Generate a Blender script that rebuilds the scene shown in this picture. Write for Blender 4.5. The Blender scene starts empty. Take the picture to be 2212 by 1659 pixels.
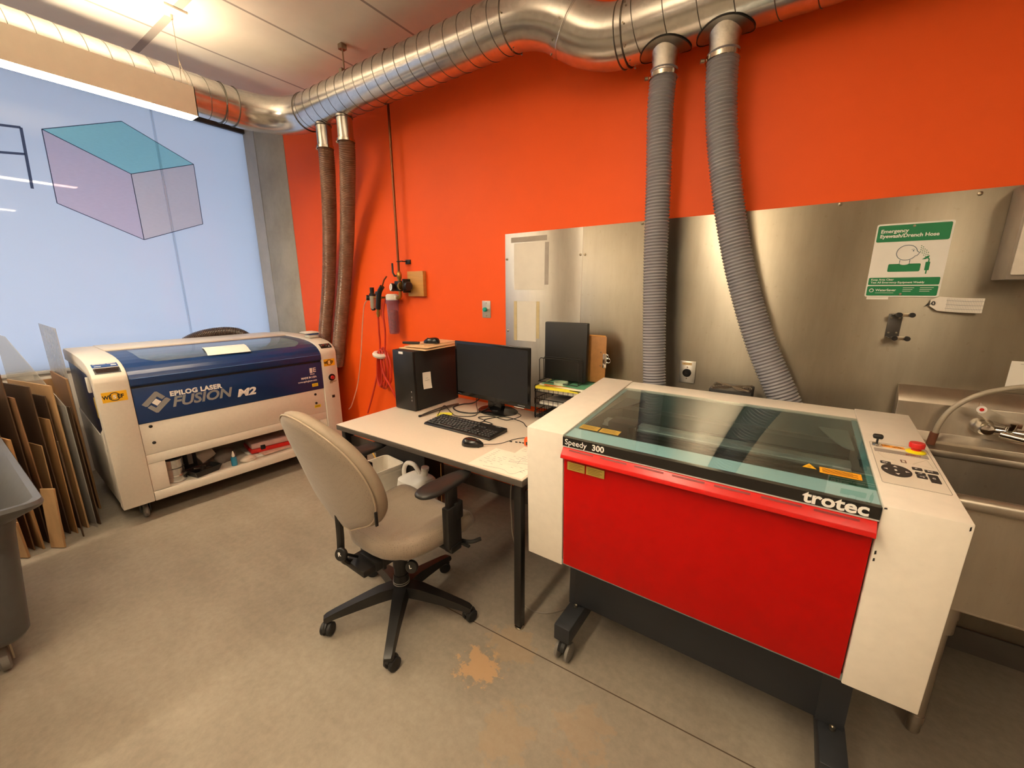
import bpy, bmesh, math, random
from mathutils import Matrix, Vector, Euler
random.seed(7)
D = bpy.data
SC = bpy.context.scene
COL = SC.collection
PI = math.pi

# ------------------------------------------------------------------ camera
cam = D.cameras.new('camera')
cam.sensor_fit = 'HORIZONTAL'
cam.sensor_width = 36.0
cam.lens = 871.65 / 2212 * 36.0
cam.clip_start = 0.02
camo = D.objects.new('camera', cam)
COL.objects.link(camo)
yaw, pitch, roll = 0.595418, 0.229191, -0.003448
fwd = Vector((-math.sin(yaw) * math.cos(pitch), math.cos(yaw) * math.cos(pitch), -math.sin(pitch)))
rgt = Vector((math.cos(yaw), math.sin(yaw), 0))
upv = rgt.cross(fwd)
r2 = rgt * math.cos(roll) + upv * math.sin(roll)
u2 = -rgt * math.sin(roll) + upv * math.cos(roll)
camo.matrix_world = Matrix(((r2.x, u2.x, -fwd.x, 0), (r2.y, u2.y, -fwd.y, 0), (r2.z, u2.z, -fwd.z, 1.47), (0, 0, 0, 1)))
SC.camera = camo

# ------------------------------------------------------------------ view, world, lights
SC.view_settings.view_transform = 'Standard'
SC.view_settings.look = 'None'
SC.view_settings.exposure = 0.0
SC.view_settings.gamma = 1.0
SC.view_settings.use_curve_mapping = False
W = D.worlds.new('daylight')
SC.world = W
W.use_nodes = True
W.node_tree.nodes['Background'].inputs[0].default_value = (0.70, 0.82, 1.0, 1)
W.node_tree.nodes['Background'].inputs[1].default_value = 3.5
LAMP_COL = (1.0, 0.83, 0.60)
LAMP_DOWN = 58.0      # strength of the pendant diffusers
LAMP_UP = 66.0        # strength of the indirect upper slot

# ------------------------------------------------------------------ helpers: materials
def lin(h):
    h = h.lstrip('#')
    o = []
    for i in (0, 2, 4):
        c = int(h[i:i + 2], 16) / 255
        o.append(c / 12.92 if c <= 0.04045 else ((c + 0.055) / 1.055) ** 2.4)
    return (o[0], o[1], o[2], 1)

class NT:
    def __init__(s, name):
        s.m = D.materials.new(name)
        s.m.use_nodes = True
        s.t = s.m.node_tree
        s.b = s.t.nodes['Principled BSDF']
        s.out = s.t.nodes['Material Output']
    def n(s, typ, **kw):
        nd = s.t.nodes.new(typ)
        for k, v in kw.items():
            if k.startswith('i_'):
                key = k[2:]
                key = int(key) if key.isdigit() else key.replace('_', ' ')
                nd.inputs[key].default_value = v
            else:
                setattr(nd, k, v)
        return nd
    def l(s, a, ao, b, bi):
        s.t.links.new(a.outputs[ao], b.inputs[bi])
    def coord(s, scale=(1, 1, 1), which='Object'):
        c = s.n('ShaderNodeTexCoord')
        mp = s.n('ShaderNodeMapping')
        mp.inputs['Scale'].default_value = scale
        s.l(c, which, mp, 'Vector')
        return mp
    def noise(s, scale=5, detail=3, mp=None, rough=0.55):
        nz = s.n('ShaderNodeTexNoise')
        nz.inputs['Scale'].default_value = scale
        nz.inputs['Detail'].default_value = detail
        nz.inputs['Roughness'].default_value = rough
        mp = mp or s.coord()
        s.l(mp, 'Vector', nz, 'Vector')
        return nz
    def ramp(s, src, so, stops):
        r = s.n('ShaderNodeValToRGB')
        els = r.color_ramp.elements
        while len(els) < len(stops):
            els.new(0.5)
        for e, (p, c) in zip(els, stops):
            e.position = p
            e.color = c if len(c) == 4 else (*c, 1)
        s.l(src, so, r, 'Fac')
        return r
    def mix(s, f, a, b, blend='MIX'):
        m = s.n('ShaderNodeMix', data_type='RGBA', blend_type=blend)
        for sock, v in ((0, f), (6, a), (7, b)):
            if isinstance(v, tuple) and len(v) == 2 and hasattr(v[0], 'outputs'):
                s.t.links.new(v[0].outputs[v[1]], m.inputs[sock])
            else:
                m.inputs[sock].default_value = v
        return m
    def math(s, op, a, b=None, c=None):
        m = s.n('ShaderNodeMath', operation=op)
        for i, v in enumerate((a, b, c)):
            if v is None:
                continue
            if isinstance(v, tuple):
                s.t.links.new(v[0].outputs[v[1]], m.inputs[i])
            elif hasattr(v, 'outputs'):
                s.t.links.new(v.outputs[0], m.inputs[i])
            else:
                m.inputs[i].default_value = v
        return m
    def bump(s, src, so, strength=0.2, dist=0.005):
        b = s.n('ShaderNodeBump')
        b.inputs['Strength'].default_value = strength
        b.inputs['Distance'].default_value = dist
        s.l(src, so, b, 'Height')
        s.l(b, 'Normal', s.b, 'Normal')

def pm(name, hexc, rough=0.5, metal=0.0, var=0.10, scale=18, bump=0.0, coat=0.0, stretch=(1, 1, 1), spec=0.5):
    """plain painted / plastic / metal surface with a little procedural variation"""
    t = NT(name)
    c = lin(hexc)
    nz = t.noise(scale, 4, t.coord(stretch))
    dk = tuple(x * (1 - var) for x in c[:3]) + (1,)
    lt = tuple(min(1, x * (1 + var)) for x in c[:3]) + (1,)
    r = t.ramp(nz, 'Fac', [(0.3, dk), (0.7, lt)])
    t.l(r, 'Color', t.b, 'Base Color')
    mr = t.n('ShaderNodeMapRange')
    mr.inputs[3].default_value = max(0.02, rough * 0.85)
    mr.inputs[4].default_value = min(1, rough * 1.15)
    t.l(nz, 'Fac', mr, 'Value')
    t.l(mr, 'Result', t.b, 'Roughness')
    t.b.inputs['Metallic'].default_value = metal
    t.b.inputs['Coat Weight'].default_value = coat
    t.b.inputs['Specular IOR Level'].default_value = spec
    if bump:
        nb = t.noise(scale * 12, 2)
        t.bump(nb, 'Fac', bump, 0.002)
    return t.m

def emit(name, col, s):
    t = NT(name)
    t.b.inputs['Base Color'].default_value = (0.9, 0.88, 0.8, 1)
    t.b.inputs['Emission Color'].default_value = (*col, 1)
    t.b.inputs['Emission Strength'].default_value = s
    return t.m

def clear(name, tint, rough=0.03, ior=1.5, gloss=1.0, body=0.0, bodycol=(0.5, 0.5, 0.5, 1)):
    """thin see-through sheet: tinted transparency + Fresnel reflection (+ a little body colour)"""
    t = NT(name)
    tr = t.n('ShaderNodeBsdfTransparent')
    tr.inputs[0].default_value = (*tint, 1)
    gl = t.n('ShaderNodeBsdfGlossy')
    gl.inputs['Roughness'].default_value = rough
    fr = t.n('ShaderNodeFresnel')
    fr.inputs['IOR'].default_value = ior
    ge_ = t.n('ShaderNodeNewGeometry')
    frontf = t.math('SUBTRACT', 1.0, (ge_, 'Backfacing'))
    m2 = t.math('MULTIPLY', t.math('MULTIPLY', (fr, 0), gloss), frontf)
    mx = t.n('ShaderNodeMixShader')
    t.t.links.new(m2.outputs[0], mx.inputs[0])
    base = tr
    if body > 0:
        df = t.n('ShaderNodeBsdfDiffuse')
        nz = t.noise(20, 3)
        r = t.ramp(nz, 'Fac', [(0.3, tuple(x * 0.85 for x in bodycol[:3])), (0.7, bodycol)])
        t.l(r, 'Color', df, 'Color')
        mb = t.n('ShaderNodeMixShader')
        mb.inputs[0].default_value = body
        t.l(tr, 0, mb, 1)
        t.l(df, 0, mb, 2)
        base = mb
    t.l(base, 0, mx, 1)
    t.l(gl, 0, mx, 2)
    t.l(mx, 0, t.out, 'Surface')
    return t.m

def ink(name, tint, body=0.0, bodycol=(0.5, 0.5, 0.5)):
    """translucent marker colour laid on glass: a filter"""
    t = NT(name)
    tr = t.n('ShaderNodeBsdfTransparent')
    nz = t.noise(9, 5, t.coord((1, 3, 14)))
    r = t.ramp(nz, 'Fac', [(0.3, tuple(x * 0.93 for x in tint)), (0.7, tint)])
    t.l(r, 'Color', tr, 'Color')
    if body > 0:
        df = t.n('ShaderNodeBsdfDiffuse')
        rb = t.ramp(nz, 'Fac', [(0.3, tuple(x * 0.9 for x in bodycol)), (0.7, bodycol)])
        t.l(rb, 'Color', df, 'Color')
        mx = t.n('ShaderNodeMixShader')
        mx.inputs[0].default_value = body
        t.l(tr, 0, mx, 1)
        t.l(df, 0, mx, 2)
        t.l(mx, 0, t.out, 'Surface')
    else:
        t.l(tr, 0, t.out, 'Surface')
    return t.m

# ------------------------------------------------------------------ helpers: meshes
class MB:
    def __init__(s):
        s.v = []
        s.f = []
    def add(s, vs, fs, M=None):
        o = len(s.v)
        s.v += [tuple(M @ Vector(p)) if M is not None else tuple(p) for p in vs]
        s.f += [tuple(i + o for i in f) for f in fs]
        return s
    def frombm(s, bm, M=None):
        bm.verts.index_update()
        s.add([v.co.copy() for v in bm.verts], [[v.index for v in f.verts] for f in bm.faces], M)
        bm.free()
        return s
    def box(s, x0, x1, y0, y1, z0, z1, bev=0.0, M=None, seg=2):
        bm = bmesh.new()
        bmesh.ops.create_cube(bm, size=1.0)
        for v in bm.verts:
            v.co = Vector(((x0 + x1) / 2 + v.co.x * (x1 - x0), (y0 + y1) / 2 + v.co.y * (y1 - y0), (z0 + z1) / 2 + v.co.z * (z1 - z0)))
        if bev > 0:
            bev = min(bev, 0.45 * min(abs(x1 - x0), abs(y1 - y0), abs(z1 - z0)))
            bmesh.ops.bevel(bm, geom=list(bm.edges), offset=bev, segments=seg, profile=0.5, affect='EDGES')
        return s.frombm(bm, M)
    def prism(s, poly, h0, h1, axes='yzx', bev=0.0, M=None, seg=2):
        """poly in the first two axes, extruded along the third"""
        ix = {'x': 0, 'y': 1, 'z': 2}
        a, b, c = (ix[k] for k in axes)
        bm = bmesh.new()
        lo, hi = [], []
        for p in poly:
            q = [0, 0, 0]
            q[a], q[b], q[c] = p[0], p[1], h0
            lo.append(bm.verts.new(q))
            q[c] = h1
            hi.append(bm.verts.new(q))
        n = len(poly)
        bm.faces.new(lo)
        bm.faces.new(hi[::-1])
        for i in range(n):
            j = (i + 1) % n
            bm.faces.new((lo[i], hi[i], hi[j], lo[j]))
        bmesh.ops.recalc_face_normals(bm, faces=bm.faces)
        if bev > 0:
            bmesh.ops.bevel(bm, geom=list(bm.edges), offset=bev, segments=seg, profile=0.5, affect='EDGES')
        return s.frombm(bm, M)
    def cyl(s, p0, p1, r0, r1=None, n=20, cap=True, M=None):
        r1 = r0 if r1 is None else r1
        return s.tube([p0, p1], [r0, r1], n, cap=cap, M=M)
    def tube(s, pts, r, n=12, cap=True, closed=False, M=None):
        P = [Vector(p) for p in pts]
        R = r if isinstance(r, (list, tuple)) else [r] * len(P)
        m = len(P)
        T = []
        for i in range(m):
            if closed:
                t = P[(i + 1) % m] - P[i - 1]
            elif i == 0:
                t = P[1] - P[0]
            elif i == m - 1:
                t = P[-1] - P[-2]
            else:
                t = P[i + 1] - P[i - 1]
            T.append(t.normalized() if t.length > 1e-9 else Vector((0, 0, 1)))
        up = Vector((0, 0, 1)) if abs(T[0].z) < 0.9 else Vector((1, 0, 0))
        N = (up - T[0] * up.dot(T[0])).normalized()
        vs, fs = [], []
        for i in range(m):
            if i:
                N = N - T[i] * N.dot(T[i])
                N = N.normalized() if N.length > 1e-6 else T[i].orthogonal().normalized()
            B = T[i].cross(N)
            for k in range(n):
                a = 2 * PI * k / n
                vs.append(P[i] + (N * math.cos(a) + B * math.sin(a)) * R[i])
        for i in range(m - (0 if closed else 1)):
            j = (i + 1) % m
            for k in range(n):
                l = (k + 1) % n
                fs.append((i * n + k, i * n + l, j * n + l, j * n + k))
        if cap and not closed:
            fs.append(tuple(range(n - 1, -1, -1)))
            fs.append(tuple((m - 1) * n + k for k in range(n)))
        return s.add(vs, fs, M)
    def lathe(s, prof, n=28, M=None, cap=True):
        vs, fs = [], []
        m = len(prof)
        for r, z in prof:
            for k in range(n):
                a = 2 * PI * k / n
                vs.append((r * math.cos(a), r * math.sin(a), z))
        for i in range(m - 1):
            for k in range(n):
                l = (k + 1) % n
                fs.append((i * n + k, i * n + l, (i + 1) * n + l, (i + 1) * n + k))
        if cap:
            fs.append(tuple(range(n - 1, -1, -1)))
            fs.append(tuple((m - 1) * n + k for k in range(n)))
        return s.add(vs, fs, M)
    def grid(s, fn, nu, nv, closeu=False):
        vs = [fn(i / (nu if closeu else nu - 1), j / (nv - 1)) for j in range(nv) for i in range(nu)]
        fs = []
        for j in range(nv - 1):
            for i in range(nu if closeu else nu - 1):
                k = (i + 1) % nu
                fs.append((j * nu + i, j * nu + k, (j + 1) * nu + k, (j + 1) * nu + i))
        return s.add(vs, fs)
    def disc(s, c, n, r, th=0.002, seg=24):
        c = Vector(c)
        n = Vector(n).normalized()
        return s.cyl(c, c + n * th, r, n=seg)
    def build(s, name, mat, parent=None, world=True, sharp=35, subsurf=0):
        me = D.meshes.new(name)
        vs = s.v
        if parent is not None and world:
            Mi = WM[parent.name].inverted()
            vs = [tuple(Mi @ Vector(p)) for p in vs]
        me.from_pydata(vs, [], s.f)
        bm = bmesh.new()
        bm.from_mesh(me)
        bmesh.ops.recalc_face_normals(bm, faces=bm.faces)
        bm.to_mesh(me)
        bm.free()
        me.shade_smooth()
        me.set_sharp_from_angle(angle=math.radians(sharp))
        if mat is not None:
            me.materials.append(mat)
        o = D.objects.new(name, me)
        COL.objects.link(o)
        if parent is not None:
            o.parent = parent
            WM[o.name] = WM[parent.name]
        else:
            WM[o.name] = Matrix()
        if subsurf:
            md = o.modifiers.new('smooth', 'SUBSURF')
            md.levels = subsurf
            md.render_levels = subsurf
        return o

WM = {}
def tag(o, label=None, cat=None, group=None, kind=None):
    if label: o['label'] = label
    if cat: o['category'] = cat
    if group: o['group'] = group
    if kind: o['kind'] = kind
    return o

def thing(name, label, cat, loc=(0, 0, 0), rz=0.0, group=None):
    o = D.objects.new(name, None)
    o.empty_display_size = 0.05
    COL.objects.link(o)
    o.location = loc
    o.rotation_euler = (0, 0, rz)
    WM[o.name] = Matrix.Translation(Vector(loc)) @ Matrix.Rotation(rz, 4, 'Z')
    return tag(o, label, cat, group)

def struct(name, mb, mat, sharp=35):
    return tag(mb.build(name, mat, sharp=sharp), kind='structure')

def copy_thing(root, M, label, group=None):
    """copy a thing with its parts and their sub-parts"""
    r = root.copy()
    COL.objects.link(r)
    r.matrix_world = M
    WM[r.name] = M.copy()
    r['label'] = label
    if group: r['group'] = group
    for ch in [o for o in D.objects if o.parent == root]:
        c = ch.copy()
        COL.objects.link(c)
        c.parent = r
        WM[c.name] = M.copy()
        for g in [o for o in D.objects if o.parent == ch]:
            d = g.copy()
            COL.objects.link(d)
            d.parent = c
            WM[d.name] = M.copy()
    return r

def frame(o, x, y, n=None):
    """matrix with the given origin, x axis and y axis"""
    x = Vector(x).normalized()
    y = Vector(y).normalized()
    z = x.cross(y)
    o = Vector(o)
    return Matrix(((x.x, y.x, z.x, o.x), (x.y, y.y, z.y, o.y), (x.z, y.z, z.z, o.z), (0, 0, 0, 1)))

def text(body, size, M, mat, parent, name='lettering', world=True, align='LEFT', bold=0.0, shear=0.0, sx=1.0, space=1.0, lines=1.0):
    cu = D.curves.new('lettering', 'FONT')
    cu.body = body
    cu.size = size
    cu.align_x = align
    cu.offset = bold
    cu.shear = shear
    cu.space_character = space
    cu.space_line = lines
    cu.extrude = 0.0003
    cu.resolution_u = 3
    to = D.objects.new('lettering', cu)
    COL.objects.link(to)
    bpy.context.view_layer.update()
    me = D.meshes.new_from_object(to.evaluated_get(bpy.context.evaluated_depsgraph_get()))
    D.objects.remove(to)
    D.curves.remove(cu)
    S = Matrix.Diagonal((sx, 1, 1, 1))
    T = M @ S
    if world and parent is not None:
        T = WM[parent.name].inverted() @ T
    me.transform(T)
    me.materials.clear()
    me.materials.append(mat)
    o = D.objects.new(name, me)
    me.name = name
    COL.objects.link(o)
    o.parent = parent
    WM[o.name] = WM[parent.name] if parent is not None else Matrix()
    return o

def spline(pts, n=8):
    """Catmull-Rom through the points"""
    P = [Vector(p) for p in pts]
    P = [P[0] * 2 - P[1]] + P + [P[-1] * 2 - P[-2]]
    out = []
    for i in range(1, len(P) - 2):
        for k in range(n):
            t = k / n
            a, b, c, d = P[i - 1], P[i], P[i + 1], P[i + 2]
            out.append(0.5 * ((2 * b) + (c - a) * t + (2 * a - 5 * b + 4 * c - d) * t * t + (3 * b - a - 3 * c + d) * t ** 3))
    out.append(P[-2])
    return out

def resample(pts, step):
    out = [pts[0]]
    acc = 0.0
    for a, b in zip(pts, pts[1:]):
        L = (b - a).length
        if L < 1e-9:
            continue
        d = step - acc
        while d <= L:
            out.append(a + (b - a) * (d / L))
            d += step
        acc = (acc + L) % step
    return out

def ribbed(pts, r, pitch, depth, n=20):
    """corrugated hose along a path"""
    P = resample(spline(pts, 16), pitch / 4)
    R = [r - depth * (0.0, 0.45, 1.0, 0.45)[i % 4] for i in range(len(P))]
    return MB().tube(P, R, n)

YW = 2.2      # the orange wall
XG = -4.68    # the glass wall
HC = 3.05     # ceiling

# ------------------------------------------------------------------ setting materials
def m_floor():
    t = NT('polished_concrete')
    mp = t.coord()
    big = t.noise(1.1, 6, mp, 0.6)
    r1 = t.ramp(big, 'Fac', [(0.28, lin('#7E7467')), (0.5, lin('#8D8375')), (0.72, lin('#9B9183'))])
    fine = t.noise(34, 6, mp, 0.7)
    r2 = t.ramp(fine, 'Fac', [(0.35, (0.78, 0.78, 0.78)), (0.65, (1.08, 1.08, 1.08))])
    c1 = t.mix(0.55, (r1, 0), (r2, 0), 'MULTIPLY')
    # trowel streaks
    st = t.noise(2.6, 4, t.coord((0.6, 2.6, 1)), 0.6)
    rs = t.ramp(st, 'Fac', [(0.42, (0.88, 0.87, 0.85)), (0.6, (1, 1, 1))])
    c2 = t.mix(0.6, (c1, 2), (rs, 0), 'MULTIPLY')
    sep = t.n('ShaderNodeSeparateXYZ')
    t.l(mp, 'Vector', sep, 0)
    # worn, brownish patch where the coating has come away
    wn = t.noise(16, 6, mp, 0.68)
    prev = c2
    for (px, py, rad, colr, amt) in ((-0.86, 1.02, 0.13, '#B08C66', 0.8), (-0.80, 1.17, 0.18, '#A08462', 0.35), (-0.40, 1.02, 0.15, '#9C8062', 0.35), (-0.62, 0.86, 0.16, '#A08462', 0.3)):
        dx = t.math('SUBTRACT', (sep, 0), px)
        dy = t.math('SUBTRACT', (sep, 1), py)
        d2 = t.math('ADD', t.math('MULTIPLY', dx, dx), t.math('MULTIPLY', dy, dy))
        d = t.math('SQRT', (d2, 0))
        e = t.math('DIVIDE', (d, 0), rad)
        nn = t.math('MULTIPLY_ADD', (wn, 0), 2.4, -1.2)
        sfac = t.math('SUBTRACT', t.math('ADD', nn, 0.62), e)
        rr = t.ramp(sfac, 0, [(0.0, (0, 0, 0)), (0.12, (amt, amt, amt))])
        prev = t.mix((rr, 0), (prev, 2), lin(colr))
    # saw cut joint
    jd = t.math('ABSOLUTE', t.math('SUBTRACT', (sep, 1), t.math('MULTIPLY_ADD', (sep, 0), 0.042, 1.2205)))
    js = t.math('LESS_THAN', jd, 0.0024)
    jx = t.math('GREATER_THAN', (sep, 0), -1.3)
    jj = t.math('MULTIPLY', (js, 0), (jx, 0))
    fin = t.mix((jj, 0), (prev, 2), lin('#4A3B2C'))
    t.l(fin, 2, t.b, 'Base Color')
    rg = t.n('ShaderNodeMapRange')
    rg.inputs[3].default_value = 0.55
    rg.inputs[4].default_value = 0.75
    t.l(big, 'Fac', rg, 'Value')
    t.l(rg, 'Result', t.b, 'Roughness')
    t.b.inputs['Specular IOR Level'].default_value = 0.3
    t.bump(fine, 'Fac', 0.06, 0.002)
    return t.m

def m_ceiling():
    t = NT('ceiling_planks')
    mp = t.coord()
    nz = t.noise(3, 4, mp)
    r = t.ramp(nz, 'Fac', [(0.3, lin('#DDD3C2')), (0.7, lin('#E8DFCF'))])
    sep = t.n('ShaderNodeSeparateXYZ')
    t.l(mp, 'Vector', sep, 0)
    u = t.math('DIVIDE', t.math('ADD', (sep, 0), 3.461), 0.633)
    f = t.math('FRACT', t.math('ADD', u, 0.5))
    g = t.math('LESS_THAN', t.math('ABSOLUTE', t.math('SUBTRACT', f, 0.5)), 0.0135)
    cy = t.math('LESS_THAN', t.math('ABSOLUTE', t.math('SUBTRACT', (sep, 1), 1.2)), 0.022)
    cx = t.math('LESS_THAN', (sep, 0), -2.83)
    g2 = t.math('MAXIMUM', g, t.math('MULTIPLY', cy, cx))
    m = t.mix((g2, 0), (r, 0), lin('#A2968A'))
    t.l(m, 2, t.b, 'Base Color')
    t.b.inputs['Roughness'].default_value = 0.85
    return t.m

def m_wall(name, hexc, var=0.05):
    t = NT(name)
    nz = t.noise(1.3, 5)
    c = lin(hexc)
    r = t.ramp(nz, 'Fac', [(0.3, tuple(x * (1 - var) for x in c[:3])), (0.7, tuple(min(1, x * (1 + var)) for x in c[:3]))])
    t.l(r, 'Color', t.b, 'Base Color')
    t.b.inputs['Roughness'].default_value = 0.55
    t.b.inputs['Specular IOR Level'].default_value = 0.3
    nb = t.noise(160, 2)
    t.bump(nb, 'Fac', 0.06, 0.001)
    return t.m

def m_concrete(name, a, b):
    t = NT(name)
    nz = t.noise(4, 8, None, 0.65)
    r = t.ramp(nz, 'Fac', [(0.3, lin(a)), (0.7, lin(b))])
    t.l(r, 'Color', t.b, 'Base Color')
    t.b.inputs['Roughness'].default_value = 0.8
    t.bump(nz, 'Fac', 0.15, 0.004)
    return t.m

def m_frost():
    t = NT('frosted_glass')
    tl = t.n('ShaderNodeBsdfTranslucent')
    tl.inputs[0].default_value = (0.86, 0.90, 0.97, 1)
    df = t.n('ShaderNodeBsdfDiffuse')
    nz = t.noise(1.5, 5, t.coord((1, 0.5, 2)))
    r = t.ramp(nz, 'Fac', [(0.3, (0.42, 0.47, 0.56)), (0.7, (0.46, 0.51, 0.60))])
    t.l(r, 'Color', df, 'Color')
    mx = t.n('ShaderNodeMixShader')
    mx.inputs[0].default_value = 0.30
    t.l(tl, 0, mx, 1)
    t.l(df, 0, mx, 2)
    gl = t.n('ShaderNodeBsdfGlossy')
    gl.inputs['Roughness'].default_value = 0.03
    fr = t.n('ShaderNodeFresnel')
    fr.inputs['IOR'].default_value = 1.5
    m2 = t.n('ShaderNodeMixShader')
    t.l(fr, 0, m2, 0)
    t.l(mx, 0, m2, 1)
    t.l(gl, 0, m2, 2)
    t.l(m2, 0, t.out, 'Surface')
    return t.m

def m_stainless(name, base='#B8AC98', rough=0.30, film=False):
    t = NT(name)
    mp = t.coord()
    br = t.noise(9, 6, t.coord((2.5, 2.5, 0.35)), 0.7)           # vertical wipe marks
    bl = t.noise(2.3, 5, mp, 0.6)
    c = lin(base)
    r1 = t.ramp(br, 'Fac', [(0.3, tuple(x * 0.92 for x in c[:3])), (0.7, tuple(min(1, x * 1.05) for x in c[:3]))])
    r2 = t.ramp(bl, 'Fac', [(0.3, (0.88, 0.87, 0.85)), (0.7, (1.04, 1.03, 1.0))])
    cc = t.mix(0.8, (r1, 0), (r2, 0), 'MULTIPLY')
    # fine horizontal brushing lines
    br2 = t.noise(60, 3, t.coord((0.08, 0.08, 9)), 0.6)
    sp = t.noise(55, 3, mp, 0.5)
    rsp = t.ramp(sp, 'Fac', [(0.27, (0.55, 0.48, 0.38)), (0.33, (1, 1, 1))])
    cc2 = t.mix(0.18, (cc, 2), (rsp, 0), 'MULTIPLY')
    t.l(cc2, 2, t.b, 'Base Color')
    t.b.inputs['Metallic'].default_value = 0.92
    rr = t.n('ShaderNodeMapRange')
    rr.inputs[3].default_value = rough * 0.8
    rr.inputs[4].default_value = rough * 1.25
    t.l(br, 'Fac', rr, 'Value')
    t.l(rr, 'Result', t.b, 'Roughness')
    t.b.inputs['Anisotropic'].default_value = 0.8
    t.b.inputs['Anisotropic Rotation'].default_value = 0.25
    tg = t.n('ShaderNodeTangent', direction_type='RADIAL', axis='Z')
    t.l(tg, 0, t.b, 'Tangent')
    t.bump(br2, 'Fac', 0.05, 0.0006)
    return t.m

M = {}
M['floor'] = m_floor()
M['ceiling'] = m_ceiling()
M['orange'] = m_wall('orange_paint', '#F25A18')
M['white_wall'] = m_wall('white_wall_paint', '#D9D2C6')
M['concrete'] = m_concrete('bare_concrete', '#9A9488', '#B3ADA0')
M['jamb'] = m_concrete('grey_frame', '#A9A8A8', '#BDBBB8')
M['dark_header'] = pm('dark_header', '#2B2622', 0.6)
M['base_grey'] = pm('rubber_base', '#4E4841', 0.6)
M['frost'] = m_frost()
M['steel_sheet'] = m_stainless('stainless_sheet', '#A0988A', 0.31)
M['steel_light'] = m_stainless('stainless_sheet_with_film', '#CFCBC4', 0.40)
M['steel_sink'] = m_stainless('stainless_sink', '#B0A79A', 0.34)
M['chrome'] = pm('chrome', '#D8D4CC', 0.08, 1.0, 0.03)
M['screw'] = pm('screw_steel', '#A89C88', 0.3, 1.0)
def m_galv():
    t = NT('galvanised_steel')
    mp = t.coord()
    v = t.n('ShaderNodeTexVoronoi')
    v.inputs['Scale'].default_value = 45
    t.l(mp, 'Vector', v, 'Vector')
    nz = t.noise(7, 4, mp)
    r = t.ramp(v, 'Color', [(0.2, (0.60, 0.59, 0.57)), (0.8, (0.67, 0.66, 0.64))])
    r2 = t.ramp(nz, 'Fac', [(0.3, (0.93, 0.93, 0.93)), (0.7, (1.03, 1.03, 1.03))])
    m = t.mix(1.0, (r, 0), (r2, 0), 'MULTIPLY')
    t.l(m, 2, t.b, 'Base Color')
    t.b.inputs['Metallic'].default_value = 0.95
    rr = t.n('ShaderNodeMapRange')
    rr.inputs[3].default_value = 0.17
    rr.inputs[4].default_value = 0.26
    t.l(nz, 'Fac', rr, 'Value')
    t.l(rr, 'Result', t.b, 'Roughness')
    return t.m
M['galv'] = m_galv()
M['seam'] = pm('duct_seam', '#6F6A62', 0.4, 0.9)
M['black_plastic'] = pm('black_plastic', '#161514', 0.38, 0, 0.15)
M['black_matte'] = pm('black_matte', '#141313', 0.6, 0, 0.15)
M['black_metal'] = pm('black_metal', '#1C1A19', 0.42, 0.2, 0.12)
M['charcoal'] = pm('charcoal_paint', '#3A3A3A', 0.5, 0.1, 0.1)
M['white_paint'] = pm('white_powder_coat', '#E9E0D2', 0.42, 0, 0.03, 30, 0.02)
M['epi_white'] = pm('textured_white_enamel', '#DCD3C4', 0.45, 0, 0.03, 60, 0.06)
M['paper'] = pm('paper', '#EFEAE0', 0.85, 0, 0.03)
M['white_plastic'] = pm('white_plastic', '#E8E2D6', 0.4, 0, 0.03)
M['ink_black'] = pm('black_print', '#151413', 0.6)
M['white_print'] = pm('white_print', '#F1EDE6', 0.5, 0, 0.02)
M['grey_print'] = pm('grey_print', '#8C8C8C', 0.5, 0, 0.04)
M['yellow_label'] = pm('yellow_label', '#F0B71A', 0.5, 0, 0.04)
M['gold_label'] = pm('gold_label', '#B89A45', 0.45, 0.2, 0.05)
M['red_plastic'] = pm('red_plastic', '#C8201A', 0.35)
M['rubber'] = pm('grey_rubber', '#4B4845', 0.6)
M['rubber_light'] = pm('light_grey_rubber', '#6F6A63', 0.55)

# ------------------------------------------------------------------ the room
struct('floor', MB().box(-4.95, 3.2, -5.0, YW + 0.1, -0.1, 0.0), M['floor'])
struct('ceiling', MB().box(-4.95, 3.2, -5.0, YW + 0.1, HC, HC + 0.12), M['ceiling'])
struct('wall_back', MB().box(-3.975, 3.2, YW, YW + 0.1, 0, HC), M['orange'])
struct('trim_1', MB().box(-4.484, -3.976, YW - 0.004, YW + 0.1, 0, HC, 0.004), M['concrete'])
struct('trim_2', MB().box(XG - 0.07, -4.485, YW - 0.008, YW + 0.1, 0, HC), M['jamb'])
struct('trim_3', MB().box(XG - 0.03, XG + 0.03, -2.0, YW - 0.008, 2.972, HC), M['dark_header'])
wl = MB().box(XG - 0.12, XG, -2.0, YW - 0.008, 0, 0.86)
wl.box(XG - 0.12, XG, -5.0, -2.0, 0, HC)
struct('wall_left', wl, M['white_wall'])
struct('wall_right', MB().box(3.1, 3.2, -5.0, YW, 0, HC), M['white_wall'])
struct('wall_front', MB().box(-4.8, 3.1, -5.0, -4.9, 0, HC), M['white_wall'])
struct('baseboard_back', MB().box(-3.97, 3.1, YW - 0.014, YW, 0, 0.105, 0.003), M['base_grey'])
# unseen canopy added outside to shade the upper part of the window
struct('added_canopy', MB().box(XG - 2.6, XG - 0.12, -4.5, 5.0, 3.06, 3.2), M['concrete'])

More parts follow.
